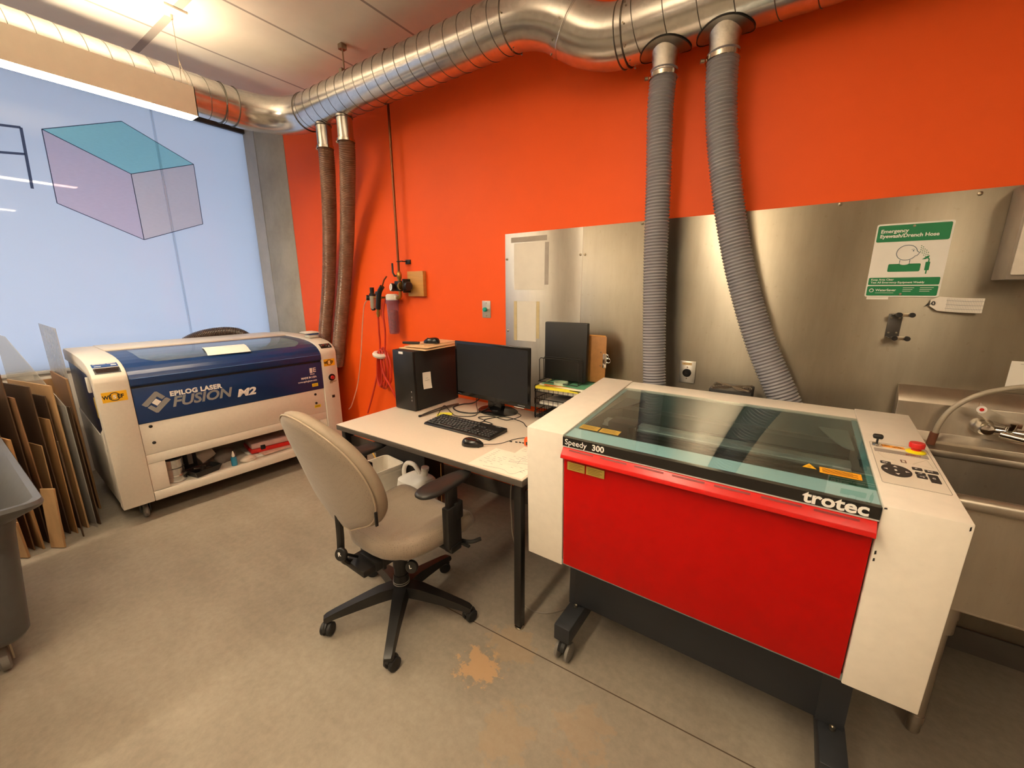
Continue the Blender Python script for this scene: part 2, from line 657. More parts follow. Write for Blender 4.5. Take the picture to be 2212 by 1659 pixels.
# the frosted window wall with the drawings on it
win = thing('window_1', None, None, (XG, 0, 0.86))
tag(win, kind='structure')
YS = 1.478
MB().box(XG - 0.012, XG, YS + 0.0003, YW - 0.012, 0.88, 2.972).build('glass_pane', M['frost'], win)
MB().box(XG - 0.012, XG, -2.0, YS - 0.0003, 0.88, 2.972).build('glass_pane', M['frost'], win)
tag(MB().add([(XG + 0.0012, YS - 0.011, 0.88), (XG + 0.0012, YS - 0.004, 0.88), (XG + 0.0012, YS - 0.004, 2.972), (XG + 0.0012, YS - 0.011, 2.972), (XG + 0.0012, YS + 0.003, 0.88), (XG + 0.0012, YS + 0.010, 0.88), (XG + 0.0012, YS + 0.010, 2.972), (XG + 0.0012, YS + 0.003, 2.972)], [(0, 1, 2, 3), (4, 5, 6, 7)]).build('pane_seam', ink('silicone_joint', (0.80, 0.85, 0.90)), win), 'pale silicone joint between two panes')
MB().box(XG - 0.05, XG + 0.02, -2.0, YW - 0.012, 0.855, 0.88, 0.003).build('window_sill', M['jamb'], win)
CP = dict(a=(0.804, 2.623), b=(1.269, 2.813), c=(1.726, 2.598), d=(1.264, 2.42), e=(1.72, 2.084), f=(1.263, 1.901), g=(0.791, 2.119))
def glasspoly(keys, x):
    return [(x, CP[k][0], CP[k][1]) for k in keys]
def facepart(keys, mat, label):
    o = MB().add(glasspoly(keys, XG + 0.0016), [tuple(range(len(keys)))]).build('drawn_face', mat, win)
    tag(o, label)
facepart('abcd', ink('teal_marker', (0.55, 0.92, 0.90), 0.22, (0.30, 0.62, 0.66)), 'teal top face of the drawn box')
facepart('adfg', ink('lilac_marker', (0.95, 0.84, 0.90), 0.28, (0.72, 0.60, 0.78)), 'lilac side of the drawn box')
facepart('dcef', ink('grey_pink_marker', (0.96, 0.88, 0.86), 0.28, (0.74, 0.66, 0.68)), 'greyish pink side of the drawn box')
inkl = ink('dark_marker_line', (0.16, 0.16, 0.20))
ml = MB()
def gline(p, q, w, mb):
    a, b = Vector((XG + 0.0026, *p)), Vector((XG + 0.0026, *q))
    d = (b - a).normalized()
    n = Vector((1, 0, 0)).cross(d) * w / 2
    mb.add([a - n, a + n, b + n, b - n], [(0, 1, 2, 3)])
for k in ('ab', 'bc', 'cd', 'da', 'ag', 'gf', 'df', 'fe', 'ec'):
    gline(CP[k[0]], CP[k[1]], 0.0055, ml)
ml.build('drawn_outline', inkl, win)
ml = MB()
for p, q in (((0.30, 2.555), (0.702, 2.604)), ((0.702, 2.604), (0.683, 2.20)), ((0.30, 2.375), (0.692, 2.43)), ((0.45, 2.56), (0.43, 2.2))):
    gline(p, q, 0.016, ml)
ml.build('drawn_frame', inkl, win)

# ------------------------------------------------------------------ pendant lights
lamp_white = pm('lamp_housing', '#F3ECDF', 0.5, 0, 0.02)
lamp_glow = emit('lamp_diffuser', LAMP_COL, LAMP_DOWN)
lamp_up = emit('lamp_upper_slot', LAMP_COL, LAMP_UP)
def pendant(x, y0, y1, label, plates, power=1.0):
    glow, up = (lamp_glow, lamp_up) if power == 1.0 else (emit('dim_diffuser', LAMP_COL, LAMP_DOWN * power), emit('dim_upper_slot', LAMP_COL, LAMP_UP * power))
    t = thing('pendant_light', label, 'light', (x, y1, 2.5), 0, 'long white pendant lights')
    b = MB()
    b.box(x - 0.052, x - 0.047, y0, y1, 2.502, 2.66).box(x + 0.047, x + 0.052, y0, y1, 2.502, 2.66)
    b.box(x - 0.052, x + 0.052, y1 - 0.005, y1, 2.502, 2.66).box(x - 0.052, x + 0.052, y0, y0 + 0.005, 2.502, 2.66)
    b.box(x - 0.047, x + 0.047, y0, y1, 2.57, 2.575)
    b.build('housing', lamp_white, t)
    tag(MB().box(x - 0.0465, x + 0.0465, y0 + 0.006, y1 - 0.006, 2.499, 2.512).build('diffuser', glow, t), 'glowing lens on the underside')
    tag(MB().box(x - 0.0465, x + 0.0465, y0 + 0.006, y1 - 0.006, 2.63, 2.64).build('upper_lens', up, t), 'glowing slot on the top')
    for yp in plates:
        p = MB().box(x - 0.055, x + 0.055, yp - 0.055, yp + 0.055, HC - 0.014, HC, 0.003).build('ceiling_plate', M['white_plastic'], t)
        MB().cyl((x - 0.02, yp, HC - 0.04), (x - 0.02, yp, HC - 0.014), 0.006).build('cable_grip', M['screw'], p)
        MB().tube([(x - 0.02, yp, HC - 0.035), (x - 0.02, yp, 2.80), (x - 0.036, yp, 2.66)], 0.0017, 6).tube([(x - 0.02, yp, 2.80), (x + 0.02, yp + 0.02, 2.66)], 0.0017, 6).build('cable', M['screw'], t)
    return t
pendant(-3.17, -2.6, 1.22, 'long white pendant light hung beside the window wall', (1.19, -0.7, -2.5))
pendant(-0.80, -2.4, 1.05, 'long white pendant light hung in the middle of the room', (0.95, -0.7, -2.3))
pendant(1.25, -3.2, -0.1, 'long white pendant light hung at the right of the room', (-0.2, -1.6, -3.1), 0.5)

# ------------------------------------------------------------------ red and white laser cutter (front right)
def build_cutter():
    WD, ZT, ZB, DP, ZK, DD = 1.148, 0.9732, 0.4348, 0.7297, 1.0306, 0.0176
    XA, XB = 0.152, 0.998
    t = thing('laser_cutter', 'red and white laser cutter with a tinted glass lid, on castors beside the desk', 'laser cutter', (-0.7571, 1.215, 0), -0.0125)
    wp = M['white_paint']
    K = dict(parent=t, world=False)
    prof = [(0, ZT), (DD, ZB), (DP, ZB), (DP, ZK)]
    L = MB().prism(prof, 0, XA, 'yzx', 0.003).build('side_column', wp, **K)
    Rr = MB().prism(prof, XB, WD, 'yzx', 0.003).build('side_column', wp, **K)
    zat = lambda y: ZT + (ZK - ZT) * y / DP
    # red front door
    red = pm('red_paint', '#B00301', 0.42, 0, 0.05, 25, 0.03, 0.0, (1, 1, 1), 0.2)
    redl = pm('red_paint_lip', '#C40F0A', 0.3, 0, 0.04)
    d = MB().prism([(0.004, 0.918), (DD + 0.002, ZB + 0.008), (0.05, ZB + 0.008), (0.05, 0.918)], XA + 0.004, XB - 0.004, 'yzx', 0.002).build('front_door', red, **K)
    lip = [(0.008, 0.930), (-0.006, 0.929), (-0.022, 0.908), (-0.026, 0.896), (-0.022, 0.893), (-0.016, 0.901), (0.0, 0.914), (0.008, 0.914)]
    h = MB().prism(lip, XA + 0.004, XB - 0.004, 'yzx', 0.001).build('door_handle', redl, **K)
    tag(h, 'brighter red pull lip along the top of the door')
    g = MB()
    nrm = Vector((0, -0.64, 0.77))
    for i in range(7):
        x0 = XA + 0.03 + i * 0.115
        g.add([(x0, -0.0090, 0.9270), (x0 + 0.09, -0.0090, 0.9270), (x0 + 0.09, -0.0125, 0.9227), (x0, -0.0125, 0.9227)], [(0, 1, 2, 3)])
    g.build('handle_slot', pm('slot_dark_red', '#7A0805', 0.5), h, world=False)
    for x0, w in ((XA + 0.02, 0.066), (XA + 0.092, 0.066)):
        s = MB().box(x0, x0 + w, 0.0005, 0.004, 0.846, 0.876).build('warning_label', M['gold_label'], d, world=False)
        ln = MB()
        for q in range(4):
            ln.box(x0 + 0.006, x0 + w - 0.008 - 0.008 * (q % 2), 0.0, 0.0008, 0.8685 - q * 0.0055, 0.870 - q * 0.0055)
        ln.build('fine_print', M['brown_print'], s, world=False)
    # black nameplate strip and its light edge
    st = MB().prism([(-0.004, ZT - 0.006), (-0.003, 0.934), (0.012, 0.934), (0.012, ZT - 0.006)], XA + 0.001, XB - 0.001, 'yzx').build('nameplate_strip', pm('gloss_black', '#0B0B0B', 0.12, 0, 0.1, 20, 0, 0.4), **K)
    MB().box(XA + 0.001, XB - 0.001, -0.003, 0.012, 0.930, 0.934).build('strip_edge', pm('pale_edge', '#B9B2B0', 0.4), **K)
    F = lambda x, z: frame((x, -0.0056, z), (1, 0, 0), (0, 0, 1))
    text('Speedy', 0.029, F(XA + 0.010, 0.942), M['white_print'], st, 'lettering', False, 'LEFT', 0.0, 0.0)
    text('300', 0.029, F(XA + 0.112, 0.942), M['white_print'], st, 'lettering', False, 'LEFT', 0.0007)
    text('trotec', 0.046, F(XB - 0.152, 0.9385), M['white_print'], st, 'lettering', False, 'LEFT', 0.0013, sx=1.12)
    # rear bar
    MB().prism([(0.615, zat(0.615) - 0.006), (0.615, 0.86), (DP, 0.86), (DP, ZK - 0.004)], XA, XB, 'yzx', 0.002).build('rear_bar', wp, **K)
    # working chamber
    ch = MB()
    ch.box(XA, XB, 0.02, 0.70, 0.44, 0.46)
    ch.box(XA, XB, 0.60, 0.612, 0.46, zat(0.6) - 0.01)
    ch.box(XA, XB, 0.052, 0.062, 0.46, 0.93)
    ch.box(XA, XA + 0.004, 0.06, 0.61, 0.46, 0.96).box(XB - 0.004, XB, 0.06, 0.61, 0.46, 0.96)
    ch.build('chamber', pm('chamber_grey', '#6E7672', 0.5, 0.1), **K)
    bed = MB().box(XA + 0.006, XB - 0.006, 0.064, 0.598, 0.868, 0.878)
    for i in range(14):
        y = 0.08 + i * 0.037
        bed.box(XA + 0.02, XB - 0.02, y, y + 0.004, 0.878, 0.884)
    bed.build('work_bed', pm('bed_grey', '#545C58', 0.5, 0.4), **K)
    ga = MB().box(XA + 0.03, XB - 0.03, 0.30, 0.345, 0.930, 0.952, 0.002).box(XA + 0.03, XB - 0.03, 0.286, 0.299, 0.934, 0.941).build('gantry_rail', pm('rail_aluminium', '#BFC3C0', 0.35, 0.8), **K)
    hd = MB().box(XA + 0.06, XA + 0.17, 0.265, 0.355, 0.905, 0.962, 0.006).build('laser_head', M['black_metal'], ga, world=False)
    MB().cyl((XA + 0.155, 0.27, 0.89), (XA + 0.155, 0.27, 0.955), 0.016).build('lens_tube', M['chrome'], hd, world=False)
    MB().box(XA + 0.02, XB - 0.02, 0.50, 0.512, 0.95, 0.965).build('rear_rail', pm('rail_aluminium_dark', '#8F948F', 0.4, 0.7), **K)
    hp = MB().box(XB - 0.22, XB - 0.04, 0.095, 0.16, 0.884, 0.892, 0.002).build('teal_board', pm('teal_board', '#0F5A55', 0.5), **K)
    # gas struts seen as dark curved plates under the lid
    def fan(x0, sx):
        pts = [(x0, 0.60), (x0 + sx * 0.085, 0.60)] + [(x0 + sx * (0.085 - 0.06 * k / 6) , 0.60 - 0.20 * k / 6 - 0.02 * math.sin(PI * k / 6)) for k in range(1, 7)] + [(x0, 0.385)]
        return MB().prism(pts, 0.972, 0.976, 'xyz')
    fan(XA + 0.02, 1).build('hinge_cover', pm('hinge_dark', '#40423F', 0.5), **K)
    fan(XB - 0.02, -1).build('hinge_cover', pm('hinge_grey', '#8A8E87', 0.5), **K)
    # tinted lid
    gm = clear('tinted_lid_glass', (0.80, 0.88, 0.88), 0.012, 2.05, 1.35)
    def sheet(y0, y1, dz, th, x0=XA + 0.002, x1=XB - 0.002):
        return MB().prism([(y0, zat(y0) + dz), (y1, zat(y1) + dz), (y1, zat(y1) + dz + th), (y0, zat(y0) + dz + th)], x0, x1, 'yzx')
    lid = sheet(-0.004, 0.614, -0.007, 0.006).build('lid_glass', gm, **K)
    sheet(0.010, 0.088, -0.012, 0.004).build('lid_band', pm('pale_blue_band', '#D6F2F8', 0.45, 0, 0.02), lid, world=False)
    sheet(-0.003, 0.010, -0.012, 0.004).build('lid_edge_band', M['black_plastic'], lid, world=False)
    sheet(0.088, 0.614, -0.0125, 0.004, XA + 0.002, XA + 0.016).build('lid_frame', pm('lid_frame_blue', '#7FA9AE', 0.4), lid, world=False)
    sheet(0.088, 0.614, -0.0125, 0.004, XB - 0.016, XB - 0.002).build('lid_frame', pm('lid_frame_blue_right', '#7FA9AE', 0.4), lid, world=False)
    for x0 in (XA + 0.022, XA + 0.098):
        s = sheet(0.083, 0.117, -0.0008, 0.001, x0, x0 + 0.07).build('lid_label', M['gold_label'], lid, world=False)
        ln = MB()
        for q in range(4):
            y = 0.09 + q * 0.006
            ln.box(x0 + 0.006, x0 + 0.062 - 0.008 * (q % 2), y, y + 0.002, zat(y) + 0.0002, zat(y) + 0.0006)
        ln.build('fine_print', M['brown_print'], s, world=False)
    y0 = 0.112
    s = sheet(y0, y0 + 0.034, -0.0008, 0.001, XB - 0.118, XB - 0.028).build('warning_sign', pm('orange_label', '#F2A51C', 0.5, 0, 0.03), lid, world=False)
    ln = MB()
    for q in range(4):
        y = y0 + 0.006 + q * 0.0065
        ln.box(XB - 0.112, XB - 0.036 - 0.01 * (q % 2), y, y + 0.0022, zat(y) + 0.0002, zat(y) + 0.0006)
    ln.build('fine_print', M['ink_black'], s, world=False)
    tri = [(XB - 0.158, y0 + 0.012), (XB - 0.124, y0 + 0.012), (XB - 0.141, y0 + 0.042)]
    s = MB().add([(x, y, zat(y) + 0.0003) for x, y in tri], [(0, 1, 2)]).build('warning_triangle', M['yellow_label'], lid, world=False)
    st2 = MB()
    for k in range(8):
        a = k * PI / 4
        c = Vector((XB - 0.141, y0 + 0.021, 0))
        p = [c + Vector((math.cos(a + s2 * 0.25) * rr, math.sin(a + s2 * 0.25) * rr, 0)) for s2, rr in ((-1, 0.002), (0, 0.008), (1, 0.002))]
        st2.add([(q.x, q.y, zat(q.y) + 0.0007) for q in p], [(0, 1, 2)])
    st2.build('sunburst_symbol', M['ink_black'], s, world=False)
    # control panel on the right column
    cp = MB()
    def onp(x, y, dz=0.0008):
        return (x, y, zat(y) + dz)
    def flat(poly, dz, name, mat, parent):
        lo = [onp(x, y, 0.0) for x, y in poly]
        hi = [onp(x, y, dz) for x, y in poly]
        n = len(poly)
        return MB().add(lo + hi, [tuple(range(n, 2 * n))] + [(i, (i + 1) % n, n + (i + 1) % n, n + i) for i in range(n)]).build(name, mat, parent, world=False)
    def rrect(x0, x1, y0, y1, r, n=4):
        P = []
        for cx, cy, a0 in ((x1 - r, y1 - r, 0), (x0 + r, y1 - r, 1), (x0 + r, y0 + r, 2), (x1 - r, y0 + r, 3)):
            for k in range(n + 1):
                a = (a0 + k / n) * PI / 2
                P.append((cx + r * math.cos(a), cy + r * math.sin(a)))
        return P
    x0 = XB
    pl = flat(rrect(x0 + 0.012, x0 + 0.140, 0.125, 0.405, 0.006), 0.0012, 'control_panel', pm('panel_white', '#E4DACA', 0.4, 0, 0.02), t)
    ow = MB()
    P = rrect(x0 + 0.012, x0 + 0.140, 0.125, 0.405, 0.006)
    ow.tube([onp(x, y, 0.0012) for x, y in P], 0.0007, 5, closed=True)
    ow.build('panel_outline', pm('panel_line', '#9F968A', 0.5), pl, world=False)
    flat(rrect(x0 + 0.018, x0 + 0.134, 0.332, 0.356, 0.002), 0.0024, 'grey_bar', pm('panel_grey', '#9B9188', 0.4), pl)
    text('SPEEDY', 0.010, frame(onp(x0 + 0.086, 0.338, 0.0026), (1, 0, 0), (0, 1, 0.0787)), pm('rust_print', '#8E4A3A', 0.5), pl, 'lettering', False, 'LEFT', 0.0004)
    rc_ = MB()
    for (xa, ya), (xb, yb) in (((0.024, 0.325), (0.036, 0.285)), ((0.036, 0.285), (0.060, 0.281)), ((0.092, 0.278), (0.128, 0.325)), ((0.092, 0.278), (0.132, 0.272)), ((0.128, 0.325), (0.132, 0.272)), ((0.024, 0.325), (0.128, 0.325))):
        rc_.tube([onp(x0 + xa, ya, 0.0013), onp(x0 + xb, yb, 0.0013)], 0.0005, 5)
    rc_.build('recess_crease', pm('panel_crease', '#C9BCA8', 0.5), pl, world=False)
    bk = pm('button_black', '#2B2726', 0.4)
    wr = M['white_print']
    def button(poly, name='button'):
        return flat(poly, 0.0030, name, bk, t)
    def onb(x, y):
        return frame(onp(x, y, 0.0032), (1, 0, 0), (0, 1, 0.0787))
    b = button(rrect(x0 + 0.022, x0 + 0.044, 0.248, 0.263, 0.003)); text('abc', 0.008, onb(x0 + 0.026, 0.2525), wr, b, 'lettering', False)
    el = [(x0 + 0.050 + 0.031 * math.cos(2 * PI * k / 32), 0.212 + 0.036 * math.sin(2 * PI * k / 32)) for k in range(32)]
    b = button(el, 'direction_pad'); text('S', 0.014, onb(x0 + 0.0455, 0.207), wr, b, 'lettering', False)
    for ax, ay, dx, dy in ((0, 0.022, 0, 1), (0, -0.022, 0, -1), (-0.021, 0, -1, 0), (0.021, 0, 1, 0)):
        c = (x0 + 0.050 + ax, 0.212 + ay)
        flat_p = [(c[0] + dx * 0.006, c[1] + dy * 0.006), (c[0] - dx * 0.003 - dy * 0.005, c[1] - dy * 0.003 + dx * 0.005), (c[0] - dx * 0.003 + dy * 0.005, c[1] - dy * 0.003 - dx * 0.005)]
        MB().add([onp(x, y, 0.0033) for x, y in flat_p], [(0, 1, 2)]).build('arrow_symbol', wr, b, world=False)
    for (xa, xb, ya, yb, sym) in ((0.086, 0.106, 0.240, 0.255, 'o'), (0.110, 0.136, 0.236, 0.251, '>II'), (0.088, 0.108, 0.213, 0.226, '->'), (0.088, 0.108, 0.192, 0.208, '~z'), (0.112, 0.131, 0.178, 0.224, 'C')):
        b = button(rrect(x0 + xa, x0 + xb, ya, yb, 0.002)); text(sym, 0.010, onb(x0 + xa + 0.005, (ya + yb) / 2 - 0.003), wr, b, 'lettering', False)
    MB().add([onp(x0 + 0.068, 0.275, 0.002), onp(x0 + 0.080, 0.275, 0.002), onp(x0 + 0.080, 0.295, 0.002), onp(x0 + 0.068, 0.295, 0.002), onp(x0 + 0.071, 0.278, 0.002), onp(x0 + 0.077, 0.278, 0.002), onp(x0 + 0.077, 0.292, 0.002), onp(x0 + 0.071, 0.292, 0.002)], [(0, 1, 5, 4), (1, 2, 6, 5), (2, 3, 7, 6), (3, 0, 4, 7)]).build('indicator_frame', pm('brown_frame', '#6E4C42', 0.5), pl, world=False)
    # emergency stop
    c = Vector(onp(x0 + 0.112, 0.372, 0.0012))
    Mz = Matrix.Translation(c) @ Matrix.Diagonal((0.85, 0.85, 0.85, 1))
    es = MB().lathe([(0.026, 0), (0.026, 0.004), (0.020, 0.008), (0.0, 0.008)], 28, Mz, False).build('emergency_collar', pm('bright_yellow', '#F2E21B', 0.4, 0, 0.02), t, world=False)
    MB().lathe([(0.013, 0.006), (0.013, 0.014), (0.020, 0.018), (0.021, 0.030), (0.019, 0.035), (0.0, 0.037)], 28, Mz, False).build('emergency_stop', M['red_plastic'], t, world=False)
    c = Vector(onp(x0 + 0.026, 0.378, 0.0012))
    ks = MB().lathe([(0.011, 0), (0.011, 0.008), (0, 0.009)], 20, Matrix.Translation(c), False).build('key_switch', M['chrome'], t, world=False)
    MB().box(c.x - 0.002, c.x + 0.002, c.y - 0.006, c.y + 0.006, c.z + 0.008, c.z + 0.024).box(c.x - 0.012, c.x + 0.012, c.y - 0.009, c.y + 0.009, c.z + 0.022, c.z + 0.036, 0.005).build('key', M['black_plastic'], ks, world=False)
    flat(rrect(x0 + 0.040, x0 + 0.090, 0.377, 0.393, 0.001), 0.0022, 'laser_label', pm('orange_decal', '#F0A232', 0.5), pl)
    ln = MB()
    for (xa, ya, xb, yb) in ((0.044, 0.385, 0.058, 0.385), (0.064, 0.380, 0.074, 0.390), (0.074, 0.390, 0.084, 0.380), (0.062, 0.380, 0.086, 0.380)):
        ln.tube([onp(x0 + xa, ya, 0.0024), onp(x0 + xb, yb, 0.0024)], 0.0006, 5)
    ln.build('laser_symbol', M['ink_black'], pl, world=False)
    # scuffs
    for (x, z, w, h2) in ((XB + 0.006, 0.966, 0.006, 0.005), (WD - 0.006, 0.962, 0.003, 0.012), (XB + 0.006, 0.846, 0.004, 0.012), (XB + 0.006, 0.826, 0.004, 0.010)):
        y = DD * (ZT - z) / (ZT - ZB)
        MB().add([(x - w / 2, y - 0.0004, z - h2 / 2), (x + w / 2, y - 0.0004, z - h2 / 3), (x + w / 3, y - 0.0004, z + h2 / 2), (x - w / 2, y - 0.0004, z + h2 / 3)], [(0, 1, 2, 3)]).build('paint_chip', M['ink_black'], Rr, world=False)
    # base
    bm_ = pm('base_charcoal', '#25272B', 0.5, 0.1)
    MB().box(XA + 0.004, XB - 0.02, 0.135, 0.155, 0.18, 0.434, 0.002).box(XA + 0.01, XB - 0.02, 0.60, 0.62, 0.18, 0.434).box(XA - 0.02, XA + 0.03, 0.137, 0.62, 0.17, 0.434).box(XB - 0.02, XB + 0.05, 0.137, 0.62, 0.17, 0.434).build('base_frame', bm_, **K)
    for xa in (XA - 0.018, XB - 0.012):
        f = MB().box(xa, xa + 0.068, 0.0, 0.70, 0.10, 0.17, 0.004).build('foot_bar', bm_, **K)
        MB().lathe([(0.008, 0.17), (0.008, 0.178), (0.004, 0.178), (0.0, 0.174)], 12, Matrix.Translation((xa + 0.034, 0.125, 0.004)), False).build('bolt', M['screw'], f, world=False)
        for yy in (0.03, 0.66):
            cx = xa + 0.034
            c = MB().cyl((cx, yy, 0.075), (cx, yy, 0.102), 0.016).box(cx - 0.012, cx + 0.012, yy - 0.012, yy + 0.012, 0.045, 0.085, 0.005)
            c.tube([(cx, yy - 0.03 * math.cos(a) , 0.04 + 0.04 * math.sin(a)) for a in [k * PI / 8 for k in range(1, 8)]], 0.018, 8)
            co = c.build('caster', M['black_plastic'], **K)
            w = MB()
            for dx in (-0.022, 0.022):
                w.lathe([(0.0, -0.009), (0.030, -0.009), (0.037, -0.006), (0.0385, 0), (0.037, 0.006), (0.030, 0.009), (0.0, 0.009)], 28, Matrix.Translation((cx + dx, yy, 0.0385)) @ Matrix.Rotation(PI / 2, 4, 'Y'), False)
            w.build('wheel', M['rubber_light'], co, world=False)
    # fan box at the back
    fx, fy, fz = 0.495, DP, 0.865
    fb = MB().box(fx, fx + 0.165, fy + 0.001, fy + 0.155, fz, 1.040, 0.003).build('exhaust_fan', M['black_metal'], **K)
    gr = MB()
    for i in range(1, 6):
        for sx in (0.25, 0.75):
            gr.tube([(fx + 0.165 * sx + 0.007 * i * math.cos(a), fy + 0.078 + 0.011 * i * math.sin(a), 1.041) for a in [2 * PI * k / 24 for k in range(24)]], 0.0018, 6, closed=True)
    gr.tube([(fx + 0.01, fy + 0.01, 1.0415), (fx + 0.155, fy + 0.146, 1.0415)], 0.005, 6).tube([(fx + 0.155, fy + 0.01, 1.0415), (fx + 0.01, fy + 0.146, 1.0415)], 0.005, 6)
    gr.build('fan_grille', pm('grille_steel', '#B9AD9C', 0.3, 0.9), fb, world=False)
    return t
M['brown_print'] = pm('brown_print', '#7A6222', 0.6)
build_cutter()

# ------------------------------------------------------------------ galvanised exhaust duct
RD = 0.1225
Y1, Z1, X1 = 1.942, 2.751, -3.48
Y2, Z2 = 2.059, 2.591
duct = thing('exhaust_duct', 'shiny galvanised spiral duct running under the ceiling and bending at the corner', 'duct', (-1.5, Y1, Z1 - RD))
def arc(c, a, b, ang, n=14):
    return [Vector(c) + Vector(a) * math.cos(ang * k / n) + Vector(b) * math.sin(ang * k / n) for k in range(n + 1)]
def ring(c, ax, r, rr=0.003, n=40):
    c, ax = Vector(c), Vector(ax).normalized()
    u = ax.orthogonal().normalized()
    v = ax.cross(u)
    return [c + (u * math.cos(2 * PI * k / n) + v * math.sin(2 * PI * k / n)) * r for k in range(n)]
def helix(p0, p1, r, pitch, off=0.0):
    p0, p1 = Vector(p0), Vector(p1)
    L = (p1 - p0).length
    t = (p1 - p0) / L
    u = t.orthogonal().normalized()
    v = t.cross(u)
    n = int(L / pitch * 36)
    return [p0 + t * (L * k / n) + (u * math.cos(off + 2 * PI * L * k / n / pitch) + v * math.sin(off + 2 * PI * L * k / n / pitch)) * r for k in range(n + 1)]
def straight(p0, p1, pitch=0.095):
    s = MB().cyl(p0, p1, RD, n=56).build('duct_section', M['galv'], duct)
    MB().tube(helix(p0, p1, RD, pitch), 0.0021, 6).build('spiral_seam', M['seam'], s)
    return s
RE = 0.36
straight((X1, -2.6, Z1), (X1, Y1 - RE, Z1))
el = [(X1 + RE - RE * math.cos(k / 20 * PI / 2), Y1 - RE + RE * math.sin(k / 20 * PI / 2), Z1) for k in range(21)]
MB().tube(el, RD * 1.015, 48).build('elbow', M['galv'], duct)
straight((X1 + RE, Y1, Z1), (-1.30, Y1, Z1))
# offset: two bends down and towards the wall
dv = Vector((0, Y2 - Y1, Z2 - Z1))
off = dv.length
e = dv / off
LX = 0.55
th = 2 * math.atan(off / LX)
RB = LX / (2 * math.sin(th))
ex = Vector((1, 0, 0))
P0 = Vector((-1.30, Y1, Z1))
b1 = [P0 + ex * RB * math.sin(th * k / 12) + e * RB * (1 - math.cos(th * k / 12)) for k in range(13)]
PE = Vector((-1.30 + LX, Y2, Z2))
b2 = [PE - ex * RB * math.sin(th * k / 12) - e * RB * (1 - math.cos(th * k / 12)) for k in range(12, -1, -1)]
MB().tube(b1, RD * 1.012, 48).build('elbow', M['galv'], duct)
MB().tube(b2, RD * 1.022, 48).build('elbow', M['galv'], duct)
straight(PE, (2.4, Y2, Z2), 0.125)
fl = MB()
mid = b1[-1]
td = (b1[-1] - b1[-2]).normalized()
for c, ax, r in ((Vector((X1, 1.50, Z1)), (0, 1, 0), RD * 1.03), (Vector((X1, Y1 - RE, Z1)), (0, 1, 0), RD * 1.03), (Vector((X1 + RE, Y1, Z1)), ex, RD * 1.025), (P0, ex, RD * 1.02), (mid, td, RD * 1.04), (PE, ex, RD * 1.03), (PE - ex * 0.03, ex, RD * 1.03)):
    MB().tube(ring(c, ax, r), 0.003, 8, closed=True).build('joint_ring', M['seam'] if r < RD * 1.04 else M['galv'], duct)
MB().cyl(mid - td * 0.035, mid + td * 0.006, RD * 1.045, n=48).build('joint_collar', M['galv'], duct)
rv = MB()
for c, ax in ((P0 + ex * 0.012, ex), (mid - td * 0.02, td), (PE + ex * 0.015, ex)):
    for p in ring(c, ax, RD * 1.045, n=10):
        MB().cyl(p, p + (p - c).normalized() * 0.005, 0.004, n=8).build('rivet', M['screw'], duct)
# ceiling hanger
MB().cyl((-2.66, Y1, Z1 + RD - 0.005), (-2.66, Y1, HC), 0.005).box(-2.68, -2.64, Y1 - 0.02, Y1 + 0.02, HC - 0.03, HC).box(-2.675, -2.645, Y1 - 0.03, Y1 + 0.03, Z1 + RD - 0.004, Z1 + RD + 0.03).build('ceiling_hanger', M['screw'], duct)
# saddle taps for the grey hoses
def saddle(x0, yc, zc, a, b):
    def fn(u, v):
        ph = 2 * PI * u
        rho = 0.02 + 0.98 * v
        x = x0 + rho * a * math.cos(ph)
        t = rho * b * math.sin(ph)
        r = RD * 1.03
        return (x, yc - math.sin(t) * r, zc - math.cos(t) * r)
    return MB().grid(fn, 40, 8, True)
foil = pm('crinkled_foil', '#D9D4CB', 0.22, 1.0, 0.12, 60, 0.5)
for x0, rad in ((-0.585, 0.056), (-0.352, 0.060)):
    s = saddle(x0, Y2, Z2, 0.105, 0.72).build('tap_saddle', pm('saddle_steel', '#8E8B86', 0.3, 0.95), duct)
    MB().tube([(x0 + 0.105 * math.cos(2 * PI * k / 36), Y2 - math.sin(0.72 * math.sin(2 * PI * k / 36)) * RD * 1.035, Z2 - math.cos(0.72 * math.sin(2 * PI * k / 36)) * RD * 1.035) for k in range(36)], 0.0024, 6, closed=True).build('saddle_rim', M['black_metal'], s)
    MB().lathe([(rad * 1.18, 0.02), (rad * 0.95, -0.012), (rad * 0.93, -0.075)], 28, Matrix.Translation((x0, Y2, Z2 - RD)), False).build('tap_collar', foil, duct)
for x0, rad in ((-2.955, 0.052), (-2.705, 0.052)):
    MB().lathe([(rad * 1.08, 0.03), (rad * 1.02, 0.0), (rad, -0.004), (rad, -0.15)], 28, Matrix.Translation((x0, Y1, Z1 - RD)), False).build('tap_collar', M['galv'], duct)
    MB().tube(ring((x0, Y1, Z1 - RD - 0.002), (0, 0, 1), rad * 1.05), 0.003, 6, closed=True).build('tap_rim', M['seam'], duct)

